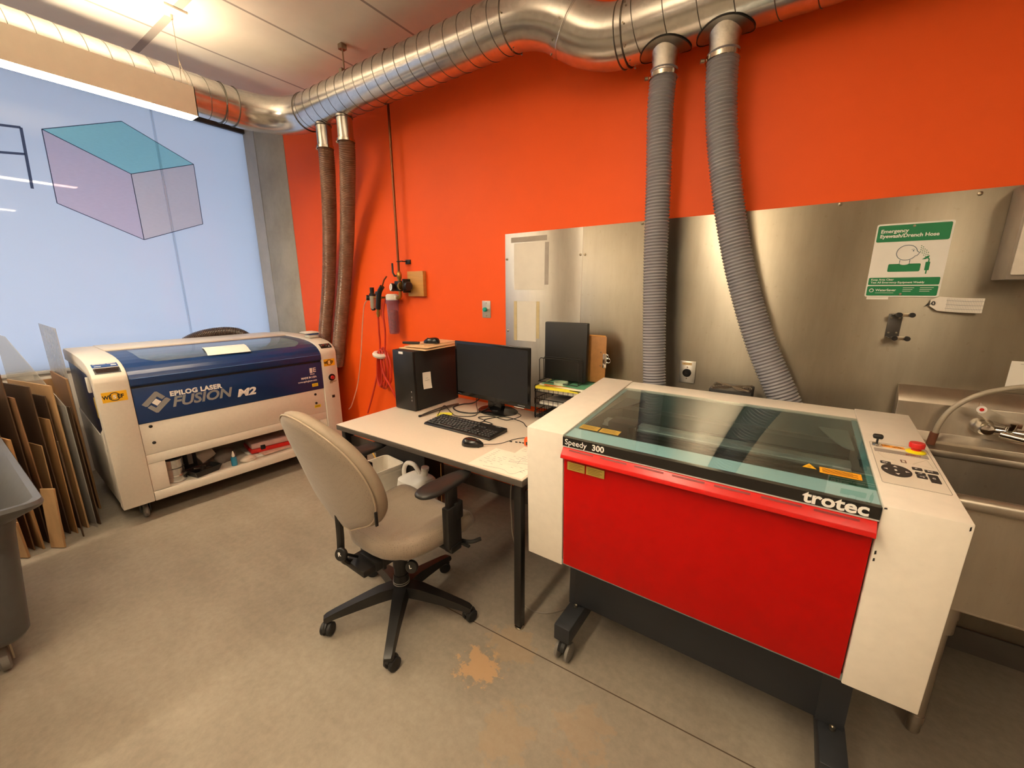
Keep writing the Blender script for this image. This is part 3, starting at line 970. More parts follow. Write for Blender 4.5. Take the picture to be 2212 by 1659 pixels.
# ------------------------------------------------------------------ hoses
grey_hose = pm('grey_hose_plastic', '#8B898F', 0.20, 0, 0.02, 10, 0, 0.3)
def hose(label, pts, r, pitch, depth, mat, group, clampz, loc, n=22):
    t = thing('ribbed_hose', label, 'hose', loc, 0, group)
    ribbed(pts, r, pitch, depth, n).build('hose_tube', mat, t)
    c = Vector(pts[0])
    k = MB().lathe([(r * 1.05, -0.009), (r * 1.07, -0.008), (r * 1.07, 0.008), (r * 1.05, 0.009)], 30, Matrix.Translation((c.x, c.y, c.z - clampz)), False)
    k.build('hose_clamp', M['chrome'], t)
    MB().cyl((c.x - r * 1.07, c.y - r * 0.35, c.z - clampz), (c.x - r * 1.3, c.y - r * 0.45, c.z - clampz), 0.008, n=12).build('clamp_screw', M['screw'], t)
    return t
hose('grey ribbed hose dropping straight behind the red cutter, next to the clipboard', [(-0.585, 2.06, 2.405), (-0.590, 2.062, 2.25), (-0.578, 2.072, 1.95), (-0.566, 2.078, 1.6), (-0.545, 2.075, 1.25), (-0.520, 2.065, 0.95), (-0.505, 2.05, 0.70)], 0.0575, 0.0143, 0.0060, grey_hose, 'grey hoses from the duct to the red cutter', 0.025, (-0.55, 2.06, 0.70))
hose('grey ribbed hose curving to the right behind the red cutter', [(-0.352, 2.06, 2.405), (-0.345, 2.062, 2.25), (-0.318, 2.07, 2.05), (-0.262, 2.078, 1.78), (-0.190, 2.08, 1.52), (-0.095, 2.078, 1.26), (0.015, 2.07, 1.03), (0.13, 2.06, 0.80)], 0.0615, 0.0143, 0.0060, grey_hose, 'grey hoses from the duct to the red cutter', 0.02, (-0.1, 2.06, 0.80))
def m_brown():
    t = NT('smoky_brown_hose')
    mp = t.coord()
    nz = t.noise(14, 3, mp)
    r = t.ramp(nz, 'Fac', [(0.3, lin('#7A5A45')), (0.7, lin('#94705A'))])
    t.l(r, 'Color', t.b, 'Base Color')
    t.b.inputs['Roughness'].default_value = 0.2
    tr = t.n('ShaderNodeBsdfTransparent')
    tr.inputs[0].default_value = (0.75, 0.55, 0.42, 1)
    mx = t.n('ShaderNodeMixShader')
    mx.inputs[0].default_value = 0.80
    t.l(tr, 0, mx, 1)
    t.l(t.b, 0, mx, 2)
    t.l(mx, 0, t.out, 'Surface')
    return t.m
M['brown_hose'] = m_brown()
hose('smoky brown ribbed hose dropping behind the blue engraver, nearer the concrete pier', [(-2.955, 1.942, 2.50), (-2.98, 1.96, 2.40), (-3.13, 2.04, 2.12), (-3.28, 2.10, 1.80), (-3.40, 2.122, 1.45), (-3.52, 2.125, 1.10), (-3.60, 2.125, 0.80)], 0.056, 0.0125, 0.0046, M['brown_hose'], 'smoky brown hoses down to the blue engraver', 0.015, (-3.4, 2.1, 0.8))
hose('smoky brown ribbed hose dropping behind the blue engraver, nearer the copper pipe', [(-2.705, 1.942, 2.50), (-2.73, 1.96, 2.40), (-2.89, 2.04, 2.12), (-3.04, 2.10, 1.80), (-3.17, 2.122, 1.45), (-3.29, 2.125, 1.10), (-3.38, 2.125, 0.80)], 0.056, 0.0125, 0.0046, M['brown_hose'], 'smoky brown hoses down to the blue engraver', 0.015, (-3.2, 2.1, 0.8))

# ------------------------------------------------------------------ stainless panels on the wall
def sheetmetal(x0, x1, label, mat, screws, zb=0.72):
    t = thing('wall_panel', label, 'panel', (x0, YW, zb))
    MB().box(x0, x1, YW - 0.004, YW - 0.0005, zb, 1.81, 0.0008).build('sheet', mat, t)
    for x, z in screws:
        s = MB().lathe([(0.0075, 0), (0.007, 0.003), (0.004, 0.005), (0.0, 0.0055)], 16, frame((x, YW - 0.004, z), (1, 0, 0), (0, 0, 1)), False).build('screw', M['screw'], t)
    return t
pa = sheetmetal(-1.536, -1.0055, 'pale stainless wall panel with tape residue, beside the orange wall', M['steel_light'], ((-1.523, 1.659), (-1.518, 1.209), (-1.016, 1.663)))
pb = sheetmetal(-1.0045, 1.5, 'large brushed stainless wall panel behind the red cutter and sink', M['steel_sheet'], ((-0.99, 1.662), (-0.678, 1.799), (0.118, 1.803), (0.506, 1.795), (-0.99, 1.2)), 0.106)  # lower part added down to the baseboard to darken the shaded under-sink wall
def residue(x0, x1, z0, z1, mat, label):
    tag(MB().box(x0, x1, YW - 0.0052, YW - 0.0042, z0, z1).build('tape_residue', mat, pa), label)
rg = pm('grey_tape_glue', '#A39A90', 0.7, 0, 0.08)
rw = pm('white_film', '#E4DDD0', 0.5, 0.1, 0.06, 6)
ry = pm('yellow_tape_glue', '#C9B78C', 0.7, 0, 0.1)
residue(-1.49, -1.235, 1.755, 1.785, rg, 'grey glue strip along the top')
residue(-1.468, -1.248, 1.47, 1.75, rw, 'paler rectangle of film')
residue(-1.246, -1.222, 1.50, 1.745, rg, 'grey glue strip at the side')
residue(-1.470, -1.448, 1.15, 1.40, ry, 'yellowed glue strip')
residue(-1.302, -1.280, 1.17, 1.40, ry, 'yellowed glue strip')
residue(-1.446, -1.304, 1.15, 1.40, rw, 'paler rectangle of film below')

# eyewash sign
gr = pm('sign_green', '#0B7A4A', 0.45, 0, 0.03)
sg = thing('eyewash_sign', 'green and white emergency eyewash sign screwed to the steel panel', 'sign', (0.352, YW, 1.438))
ys = YW - 0.0085
def rr2(x0, x1, z0, z1, r, n=5):
    P = []
    for cx, cz, a0 in ((x1 - r, z1 - r, 0), (x0 + r, z1 - r, 1), (x0 + r, z0 + r, 2), (x1 - r, z0 + r, 3)):
        for k in range(n + 1):
            a = (a0 + k / n) * PI / 2
            P.append((cx + r * math.cos(a), cz + r * math.sin(a)))
    return P
X0, X1s, Z0s, Z1s = 0.246, 0.460, 1.438, 1.713
def plate(poly, y0, y1, name, mat, par):
    return MB().prism(poly, y0, y1, 'xzy').build(name, mat, par)
bd = plate(rr2(X0, X1s, Z0s, Z1s, 0.007), ys, YW - 0.004, 'board', M['white_print'], sg)
FW = lambda x, z, y=ys - 0.0014: frame((x, y, z), (1, 0, 0), (0, 0, 1))
h = plate(rr2(X0 + 0.004, X1s - 0.006, 1.646, 1.707, 0.005), ys - 0.001, ys, 'header_band', gr, sg)
text('Emergency\nEyewash/Drench Hose', 0.0180, FW(X0 + 0.013, 1.6795), M['white_print'], h, lines=1.0, bold=0.0005)
h = plate(rr2(X0 + 0.004, X1s - 0.006, 1.484, 1.512, 0.004), ys - 0.001, ys, 'lower_band', gr, sg)
text('Keep Area Clear\nTest All Emergency Equipment Weekly', 0.0098, FW(X0 + 0.011, 1.5010), M['white_print'], h, lines=1.1, bold=0.0002)
h = plate(rr2(X0 + 0.004, X1s - 0.006, 1.443, 1.480, 0.004), ys - 0.001, ys, 'maker_band', gr, sg)
text('WaterSaver', 0.0125, FW(X0 + 0.030, 1.460), M['white_print'], h, bold=0.0002)
MB().tube([(X0 + 0.018 + 0.006 * math.cos(2 * PI * k / 20), ys - 0.0012, 1.463 + 0.006 * math.sin(2 * PI * k / 20)) for k in range(20)], 0.0014, 6, closed=True).build('maker_ring', M['white_print'], h)
ln = MB()
for i in range(3):
    for x0, w in ((X0 + 0.110, 0.032 - 0.004 * i), (X0 + 0.158, 0.038 - 0.005 * i)):
        ln.box(x0, x0 + w, ys - 0.0014, ys - 0.001, 1.472 - i * 0.0065, 1.4735 - i * 0.0065)
ln.box(X0 + 0.030, X0 + 0.085, ys - 0.0014, ys - 0.001, 1.453, 1.4542)
ln.build('fine_print', M['white_print'], h)
blue = pm('pictogram_outline', '#1F4E66', 0.5)
HX, HZ, HR = 0.346, 1.604, 0.029
hd = [(HX + HR * math.cos(2 * PI * k / 40), ys - 0.001, HZ + HR * 0.95 * math.sin(2 * PI * k / 40)) for k in range(40)]
for i, (nx, nz) in ((0, (0.036, -0.002)), (39, (0.0335, -0.007)), (38, (0.030, -0.012))):
    hd[i] = (HX + nx, ys - 0.001, HZ + nz)
pic = MB().tube(hd, 0.0009, 6, closed=True)
pic.tube([(HX - 0.015, ys - 0.001, 1.577), (HX - 0.015, ys - 0.001, 1.562)], 0.0009, 6).tube([(HX + 0.013, ys - 0.001, 1.577), (HX + 0.013, ys - 0.001, 1.562)], 0.0009, 6)
pic.tube([(HX + 0.012, ys - 0.001, HZ + 0.010), (HX + 0.017, ys - 0.001, HZ + 0.012), (HX + 0.022, ys - 0.001, HZ + 0.010)], 0.0006, 5).lathe([(0.0022, 0), (0.0, 0.0006)], 10, FW(HX + 0.018, HZ + 0.006, ys - 0.001), False)
pic.build('pictogram_head', blue, sg)
sh = plate(rr2(HX - 0.046, HX + 0.046, 1.534, 1.563, 0.004), ys - 0.001, ys, 'pictogram_shoulders', gr, sg)
MB().lathe([(0.0145, 0), (0.0145, 0.0005), (0, 0.0005)], 24, FW(HX - 0.001, 1.566, ys - 0.001) @ Matrix.Diagonal((1, 0.5, 1, 1)), False).build('pictogram_neck', M['white_print'], sg)
hs = MB()
hs.prism([(HX + 0.046, 1.577), (HX + 0.060, 1.590), (HX + 0.066, 1.591), (HX + 0.064, 1.583), (HX + 0.056, 1.578)], ys - 0.001, ys, 'xzy')
hs.tube([(HX + 0.060, ys - 0.001, 1.584), (HX + 0.066, ys - 0.001, 1.578), (HX + 0.066, ys - 0.001, 1.568)], 0.0018, 6)
hs.prism(rr2(HX + 0.0585, HX + 0.071, 1.537, 1.568, 0.002), ys - 0.001, ys, 'xzy').box(HX + 0.063, HX + 0.0665, ys - 0.001, ys, 1.524, 1.537)
hs.build('pictogram_drench_hose', gr, sg)
dr = MB()
for i in range(5):
    for j in range(4):
        c = Vector((HX + 0.038 + 0.0055 * i, 0, 1.605 + 0.0072 * j - 0.0062 * i + (0.002 if i % 2 else 0)))
        if i < 4 or j > 0:
            dr.lathe([(0.0016, 0), (0.0, 0.0005)], 8, FW(c.x, c.z, ys - 0.0006), False)
dr.build('pictogram_spray', gr, sg)
for x, z in ((0.352, 1.700), (0.352, 1.449)):
    MB().lathe([(0.0045, 0), (0.0035, 0.002), (0, 0.0025)], 14, FW(x, z, ys - 0.001), False).build('screw', M['screw'], sg)
# slip of paper tucked under the sign
tag(MB().box(0.254, 0.32, YW - 0.0046, YW - 0.0042, 1.428, 1.445).build('paper_slip', M['paper']), 'white paper slip peeking out below the eyewash sign', 'paper')
# inspection tag
tg = thing('inspection_tag', 'white ruled inspection tag hanging at the lower corner of the eyewash sign', 'tag', (0.455, YW - 0.02, 1.43))
def tgp(u, v):
    x = 0.440 + 0.135 * u
    return (x, YW - 0.016 - 0.03 * u + 0.012 * u * u, 1.4425 - 0.052 * v - 0.018 * u + 0.010 * u * u)
tb = MB().grid(lambda u, v: tgp(0.16 + 0.84 * u, v), 12, 4)
tb.add([tgp(0.16, 0), tgp(0.16, 1), tgp(0, 0.72), tgp(0, 0.28)], [(0, 3, 2, 1)])
tb.build('tag_card', pm('tag_card', '#E6DED2', 0.8, 0, 0.02), tg)
tl = MB()
for v in (0.22, 0.5, 0.78):
    tl.tube([Vector(tgp(0.30 + 0.7 * k / 8, v)) + Vector((0, -0.0012, 0)) for k in range(9)], 0.0005, 4)
for k in range(22):
    u = 0.32 + 0.03 * k
    tl.tube([Vector(tgp(u, 0.06)) + Vector((0, -0.0012, 0)), Vector(tgp(u, 0.97)) + Vector((0, -0.0012, 0))], 0.00022, 4)
tl.build('ruled_lines', M['grey_print'], tg)
MB().tube([Vector(tgp(0.06 + 0.03 * math.cos(a), 0.5 + 0.12 * math.sin(a))) + Vector((0, -0.002, 0)) for a in [2 * PI * k / 12 for k in range(12)]], 0.0016, 6, closed=True).tube([tgp(0.05, 0.5), (0.430, YW - 0.012, 1.405), (0.437, YW - 0.009, 1.415)], 0.0013, 6).build('zip_tie', M['black_plastic'], tg)

# drench hose holder
hb = thing('hose_holder', 'dark steel hose holder bracket with two black clips below the eyewash sign', 'bracket', (0.355, YW, 1.28))
hm = pm('bracket_steel', '#5A5652', 0.4, 0.6)
MB().box(0.332, 0.374, YW - 0.008, YW - 0.004, 1.283, 1.372, 0.001).build('back_plate', hm, hb)
for z, dx in ((1.372, 0.012), (1.283, 0.0)):
    a = MB().box(0.336, 0.372, YW - 0.075, YW - 0.006, z - 0.0015, z + 0.0015).build('arm', hm, hb)
    MB().box(0.346, 0.388, YW - 0.076, YW - 0.070, z - 0.007, z + 0.007, 0.001).build('clip_plate', M['screw'], a)
    for x in (0.350, 0.386):
        MB().cyl((x, YW - 0.090, z), (x, YW - 0.070, z), 0.009, n=14).build('clip_pad', M['black_plastic'], a)
for x in (0.341, 0.365):
    for z in (1.298, 1.357):
        MB().lathe([(0.004, 0), (0.003, 0.002), (0, 0.0025)], 12, frame((x, YW - 0.008, z), (1, 0, 0), (0, 0, 1)), False).build('screw', M['screw'], hb)

# drain notice
nt = thing('drain_notice', 'white printed notice above the sink at the right edge', 'notice', (0.79, YW, 1.117))
MB().box(0.687, 0.90, YW - 0.0050, YW - 0.0042, 1.117, 1.215).build('sheet', M['paper'], nt)
NB = lambda x, z: frame((x, YW - 0.0054, z), (1, 0, 0), (0, 0, 1))
text('No\nchemicals\ndrain', 0.030, NB(0.793, 1.176), M['ink_black'], nt, 'lettering', True, 'CENTER', 0.0006, lines=0.62)
MB().box(0.71, 0.87, YW - 0.0056, YW - 0.0050, 1.205, 1.2058).box(0.71, 0.84, YW - 0.0056, YW - 0.0050, 1.1225, 1.1233).build('rule_line', M['ink_black'], nt)
# dispenser at the right edge
ds = thing('towel_dispenser', 'grey and white towel dispenser on the steel panel at the right edge', 'dispenser', (0.72, YW, 1.497))
MB().box(0.583, 0.90, 2.070, YW - 0.0042, 1.497, 1.80, 0.004).build('body', pm('dispenser_grey', '#8E8378', 0.4, 0.3), ds)
MB().box(0.590, 0.90, 2.062, 2.071, 1.512, 1.80, 0.004).build('front_cover', pm('dispenser_white', '#D8CEC0', 0.4), ds)
# twist-lock outlet
ou = thing('power_outlet', 'steel plate with one round black twist-lock outlet on the steel panel', 'outlet', (-0.395, YW, 1.0))
MB().box(-0.434, -0.356, YW - 0.011, YW - 0.004, 0.999, 1.112, 0.005).build('cover_plate', M['steel_light'], ou)
so = MB().lathe([(0.021, 0), (0.021, 0.004), (0.018, 0.005), (0.015, 0.001), (0.007, 0.001), (0.006, 0.003), (0, 0.003)], 28, frame((-0.396, YW - 0.011, 1.052), (1, 0, 0), (0, 0, 1)), False).build('socket', M['black_plastic'], ou)
for z in (1.081, 1.022):
    MB().lathe([(0.004, 0), (0.003, 0.0015), (0, 0.002)], 12, frame((-0.396, YW - 0.011, z), (1, 0, 0), (0, 0, 1)), False).build('screw', M['screw'], ou)
lb = MB().box(-0.422, -0.376, YW - 0.0118, YW - 0.0108, 1.092, 1.104).build('circuit_label', pm('tan_label', '#C6A878', 0.6), ou)
MB().box(-0.416, -0.384, YW - 0.0121, YW - 0.0117, 1.0965, 1.0985).build('label_print', M['brown_print'], lb)
# push button
pbx = thing('push_button', 'grey plate with a teal push button on the orange wall', 'switch', (-1.695, YW, 1.286))
MB().box(-1.729, -1.659, YW - 0.006, YW - 0.0005, 1.286, 1.399, 0.002).build('cover_plate', pm('plate_grey', '#B9B3AA', 0.4, 0.5), pbx)
b_ = MB().lathe([(0.013, 0), (0.013, 0.012), (0.011, 0.014), (0, 0.014)], 24, frame((-1.690, YW - 0.006, 1.342), (1, 0, 0), (0, 0, 1)), False).build('button_ring', M['chrome'], pbx)
MB().lathe([(0.015, 0.014), (0.015, 0.026), (0.013, 0.029), (0, 0.030)], 24, frame((-1.690, YW - 0.006, 1.342), (1, 0, 0), (0, 0, 1)), False).build('button_cap', pm('teal_plastic', '#0C9C8C', 0.3), pbx)
for z in (1.385, 1.299):
    MB().lathe([(0.004, 0), (0.003, 0.0015), (0, 0.002)], 12, frame((-1.694, YW - 0.006, z), (1, 0, 0), (0, 0, 1)), False).build('screw', M['screw'], pbx)

# ------------------------------------------------------------------ compressed air drop
brass = pm('brass', '#B58A45', 0.3, 1.0)
copper = pm('dark_copper', '#7A4A30', 0.35, 0.9)
ai = thing('air_line', 'dark copper air pipe with valve, regulator and filter on the orange wall', 'pipe', (-2.47, 2.14, 1.1))
YA = 2.135
MB().cyl((-2.472, YA, 1.605), (-2.472, YA, HC), 0.0085, n=14).build('drop_pipe', copper, ai)
MB().tube(ring((-2.472, YA, 1.680), (0, 0, 1), 0.012), 0.003, 6, closed=True).box(-2.462, -2.425, YA - 0.006, YA + 0.006, 1.676, 1.684).box(-2.455, -2.405, YW - 0.012, YW - 0.001, 1.662, 1.694, 0.002).cyl((-2.44, YA, 1.68), (-2.44, YW - 0.01, 1.68), 0.004).build('pipe_clamp', M['black_metal'], ai)
v = MB().cyl((-2.472, YA, 1.535), (-2.472, YA, 1.608), 0.013, n=6).lathe([(0.016, -0.022), (0.019, -0.01), (0.019, 0.01), (0.016, 0.022)], 18, Matrix.Translation((-2.472, YA, 1.575)), True).build('ball_valve', brass, ai)
MB().cyl((-2.472, YA, 1.575), (-2.500, YA - 0.02, 1.575), 0.006).tube([(-2.500, YA - 0.02, 1.575), (-2.516, YA - 0.022, 1.60), (-2.516, YA - 0.022, 1.668)], 0.007, 10).build('valve_lever', M['black_plastic'], v)
rg_ = MB().box(-2.502, -2.438, YA - 0.030, YA + 0.030, 1.462, 1.538, 0.008).build('regulator', M['black_plastic'], ai)
MB().cyl((-2.44, YA, 1.50), (-2.395, YA - 0.012, 1.50), 0.028, n=24).lathe([(0.030, 0), (0.033, 0.012), (0.033, 0.05), (0.028, 0.06), (0, 0.06)], 24, frame((-2.395, YA - 0.012, 1.50), (0.3, 0.95, 0), (0, 0, 1)), False).build('regulator_bonnet', M['black_plastic'], rg_)
MB().box(-2.400, -2.388, YA - 0.04, YA + 0.05, 1.452, 1.552, 0.004).build('mounting_bracket', M['black_metal'], rg_)
MB().cyl((-2.425, YA - 0.032, 1.50), (-2.405, YA - 0.036, 1.50), 0.030, n=20).build('bonnet_band', brass, rg_)
def gauge(c, nrm, r, par):
    c, nrm = Vector(c), Vector(nrm).normalized()
    x = Vector((0, 0, 1)).cross(nrm).normalized()
    F = frame(c, x, nrm.cross(x))
    g = MB().lathe([(r * 0.9, -0.03), (r, -0.02), (r, 0.0), (r * 0.9, 0.002)], 28, F, True).build('gauge', M['black_plastic'], par)
    return F, g
F, g = gauge((-2.512, YA - 0.052, 1.493), (-0.30, -0.95, 0.1), 0.030, rg_)
tag(g, 'black gauge with a white dial')
# dial and needle are part of the gauge's own mesh group: built as a second piece on the regulator
MB().lathe([(0.026, 0.0022), (0.0, 0.0028)], 28, F, False).build('gauge_dial', M['white_print'], rg_)
MB().tube([F @ Vector((-0.004, -0.014, 0.0034)), F @ Vector((0.003, 0.014, 0.0034))], 0.0012, 5).build('gauge_needle', M['ink_black'], rg_)
MB().box(-2.418, -2.252, YW - 0.035, YW - 0.001, 1.425, 1.607, 0.003).build('wood_block', pm('maple_block', '#C08A45', 0.5, 0, 0.12, 6, 0, 0, (1, 1, 9)), ai)
MB().tube([(-2.472, YA, 1.468), (-2.472, YA, 1.425), (-2.480, YA, 1.412), (-2.506, YA, 1.412)], 0.013, 12).build('outlet_elbow', brass, ai)
FX = -2.566
hd = MB().lathe([(0.040, 1.392), (0.048, 1.396), (0.048, 1.432), (0.036, 1.442), (0.0, 1.442)], 28, Matrix.Translation((FX, YA - 0.002, 0)), False).box(FX - 0.058, FX + 0.056, YA - 0.02, YA + 0.02, 1.396, 1.432, 0.006).build('filter_head', M['white_plastic'], ai)
bw = MB().lathe([(0.052, 1.400), (0.053, 1.372), (0.046, 1.366), (0.040, 1.15), (0.034, 1.135), (0.0, 1.135)], 32, Matrix.Translation((FX, YA - 0.002, 0)), False).build('filter_bowl', clear('violet_clear_plastic', (0.80, 0.74, 0.84), 0.04, 1.5, 1.0, 0.22, (0.36, 0.30, 0.46, 1)), ai)
MB().lathe([(0.0, 1.142), (0.030, 1.142), (0.038, 1.31), (0.030, 1.318), (0.0, 1.325)], 24, Matrix.Translation((FX, YA - 0.002, 0)), False).build('filter_fill', pm('brown_desiccant', '#A4543A', 0.8, 0, 0.3, 90, 0.3), bw)
MB().tube([(FX - 0.05, YA, 1.414), (-2.80, YA, 1.414)], 0.009, 12).lathe([(0.013, -0.012), (0.013, 0.012)], 6, frame((-2.715, YA, 1.414), (0, 1, 0), (0, 0, 1)), True).build('branch_pipe', brass, ai)
sr = MB().lathe([(0.0, 1.32), (0.014, 1.322), (0.021, 1.335), (0.021, 1.385), (0.024, 1.392), (0.024, 1.43), (0.0, 1.43)], 20, Matrix.Translation((-2.808, YA, 0)), False).build('small_filter', pm('small_filter_metal', '#C9C2B2', 0.3, 0.6), ai)
MB().lathe([(0.026, 1.425), (0.026, 1.44), (0.017, 1.45), (0.017, 1.492), (0.0, 1.494)], 20, Matrix.Translation((-2.808, YA, 0)), False).cyl((-2.83, YA, 1.322), (-2.79, YA, 1.322), 0.008).cyl((-2.808, YA, 1.325), (-2.808, YA, 1.31), 0.012).build('small_regulator', M['black_plastic'], ai)
F, g = gauge((-2.845, YA - 0.03, 1.413), (-0.55, -0.8, 0.1), 0.021, sr)
MB().lathe([(0.018, 0.0022), (0.0, 0.0028)], 24, F, False).build('gauge_dial', M['white_print'], sr)
# blow gun
bg = thing('blow_gun', 'black air blow gun with a bent copper nozzle hung beside the filter', 'air gun', (-2.68, 2.10, 1.28))
MB().tube(spline([(-2.640, 2.105, 1.498), (-2.668, 2.102, 1.465), (-2.685, 2.10, 1.42), (-2.700, 2.10, 1.345), (-2.704, 2.10, 1.325)], 5), 0.019, 14).box(-2.715, -2.690, 2.09, 2.115, 1.43, 1.462, 0.006).build('handle', M['black_plastic'], bg)
MB().tube([(-2.645, 2.105, 1.490), (-2.612, 2.105, 1.548), (-2.575, 2.10, 1.572)], 0.0055, 10).build('nozzle', copper, bg)
MB().cyl((-2.704, 2.10, 1.33), (-2.708, 2.10, 1.265), 0.012, n=12).cyl((-2.706, 2.10, 1.30), (-2.707, 2.10, 1.285), 0.015, n=6).build('hose_fitting', brass, bg)
# red hose
rh = pm('red_air_hose', '#C2331F', 0.4, 0, 0.06)
th_ = thing('air_hose', 'red air hose hung in a tied coil on the orange wall', 'hose', (-2.76, 2.12, 0.4))
MB().tube(spline([(-2.709, 2.10, 1.265), (-2.727, 2.11, 1.15), (-2.748, 2.125, 1.02), (-2.80, 2.135, 0.85), (-2.90, 2.14, 0.62), (-3.01, 2.14, 0.40)], 8), 0.0075, 10).tube(spline([(-2.645, 2.133, 1.408), (-2.660, 2.125, 1.36), (-2.672, 2.12, 1.28), (-2.67, 2.125, 1.15), (-2.69, 2.125, 0.99)], 6), 0.0075, 10).build('hanging_hose', rh, th_)
cl = MB()
for i in range(4):
    cx, w, hh = -2.735 + 0.008 * i, 0.042 + 0.012 * i, 0.145 + 0.012 * (i % 3)
    cl.tube([(cx + w * math.sin(a) * (1.0 - 0.25 * math.cos(a)) - 0.02 * (1 - math.cos(a)) * 0.5, 2.10 + 0.015 * i - 0.01 * math.sin(a), 0.838 + hh * math.cos(a) * 1.02) for a in [2 * PI * k / 32 for k in range(32)]], 0.0085, 8, closed=True)
cl.tube(spline([(-2.72, 2.10, 0.92), (-2.68, 2.09, 0.80), (-2.62, 2.09, 0.72), (-2.55, 2.10, 0.60)], 6), 0.0085, 8)
cl.build('coil', rh, th_)
tag(MB().tube(ring((-2.735, 2.11, 0.955), (0.25, 0, 1), 0.042, n=24), 0.02, 8, closed=True).build('tie_strap', M['white_plastic'], th_), 'white strap')
tt = thing('air_tube', 'thin clear air tube drooping from the small gauge to the engraver', 'tube', (-3.0, 2.12, 0.4))
MB().tube(spline([(-2.85, 2.12, 1.40), (-2.915, 2.13, 1.35), (-2.965, 2.14, 1.23), (-3.0, 2.14, 1.08), (-3.04, 2.14, 0.9), (-3.12, 2.14, 0.65), (-3.22, 2.13, 0.45), (-3.26, 2.12, 0.40)], 8), 0.0045, 8).build('tube_body', pm('pink_clear_tube', '#D9A38A', 0.3), tt)

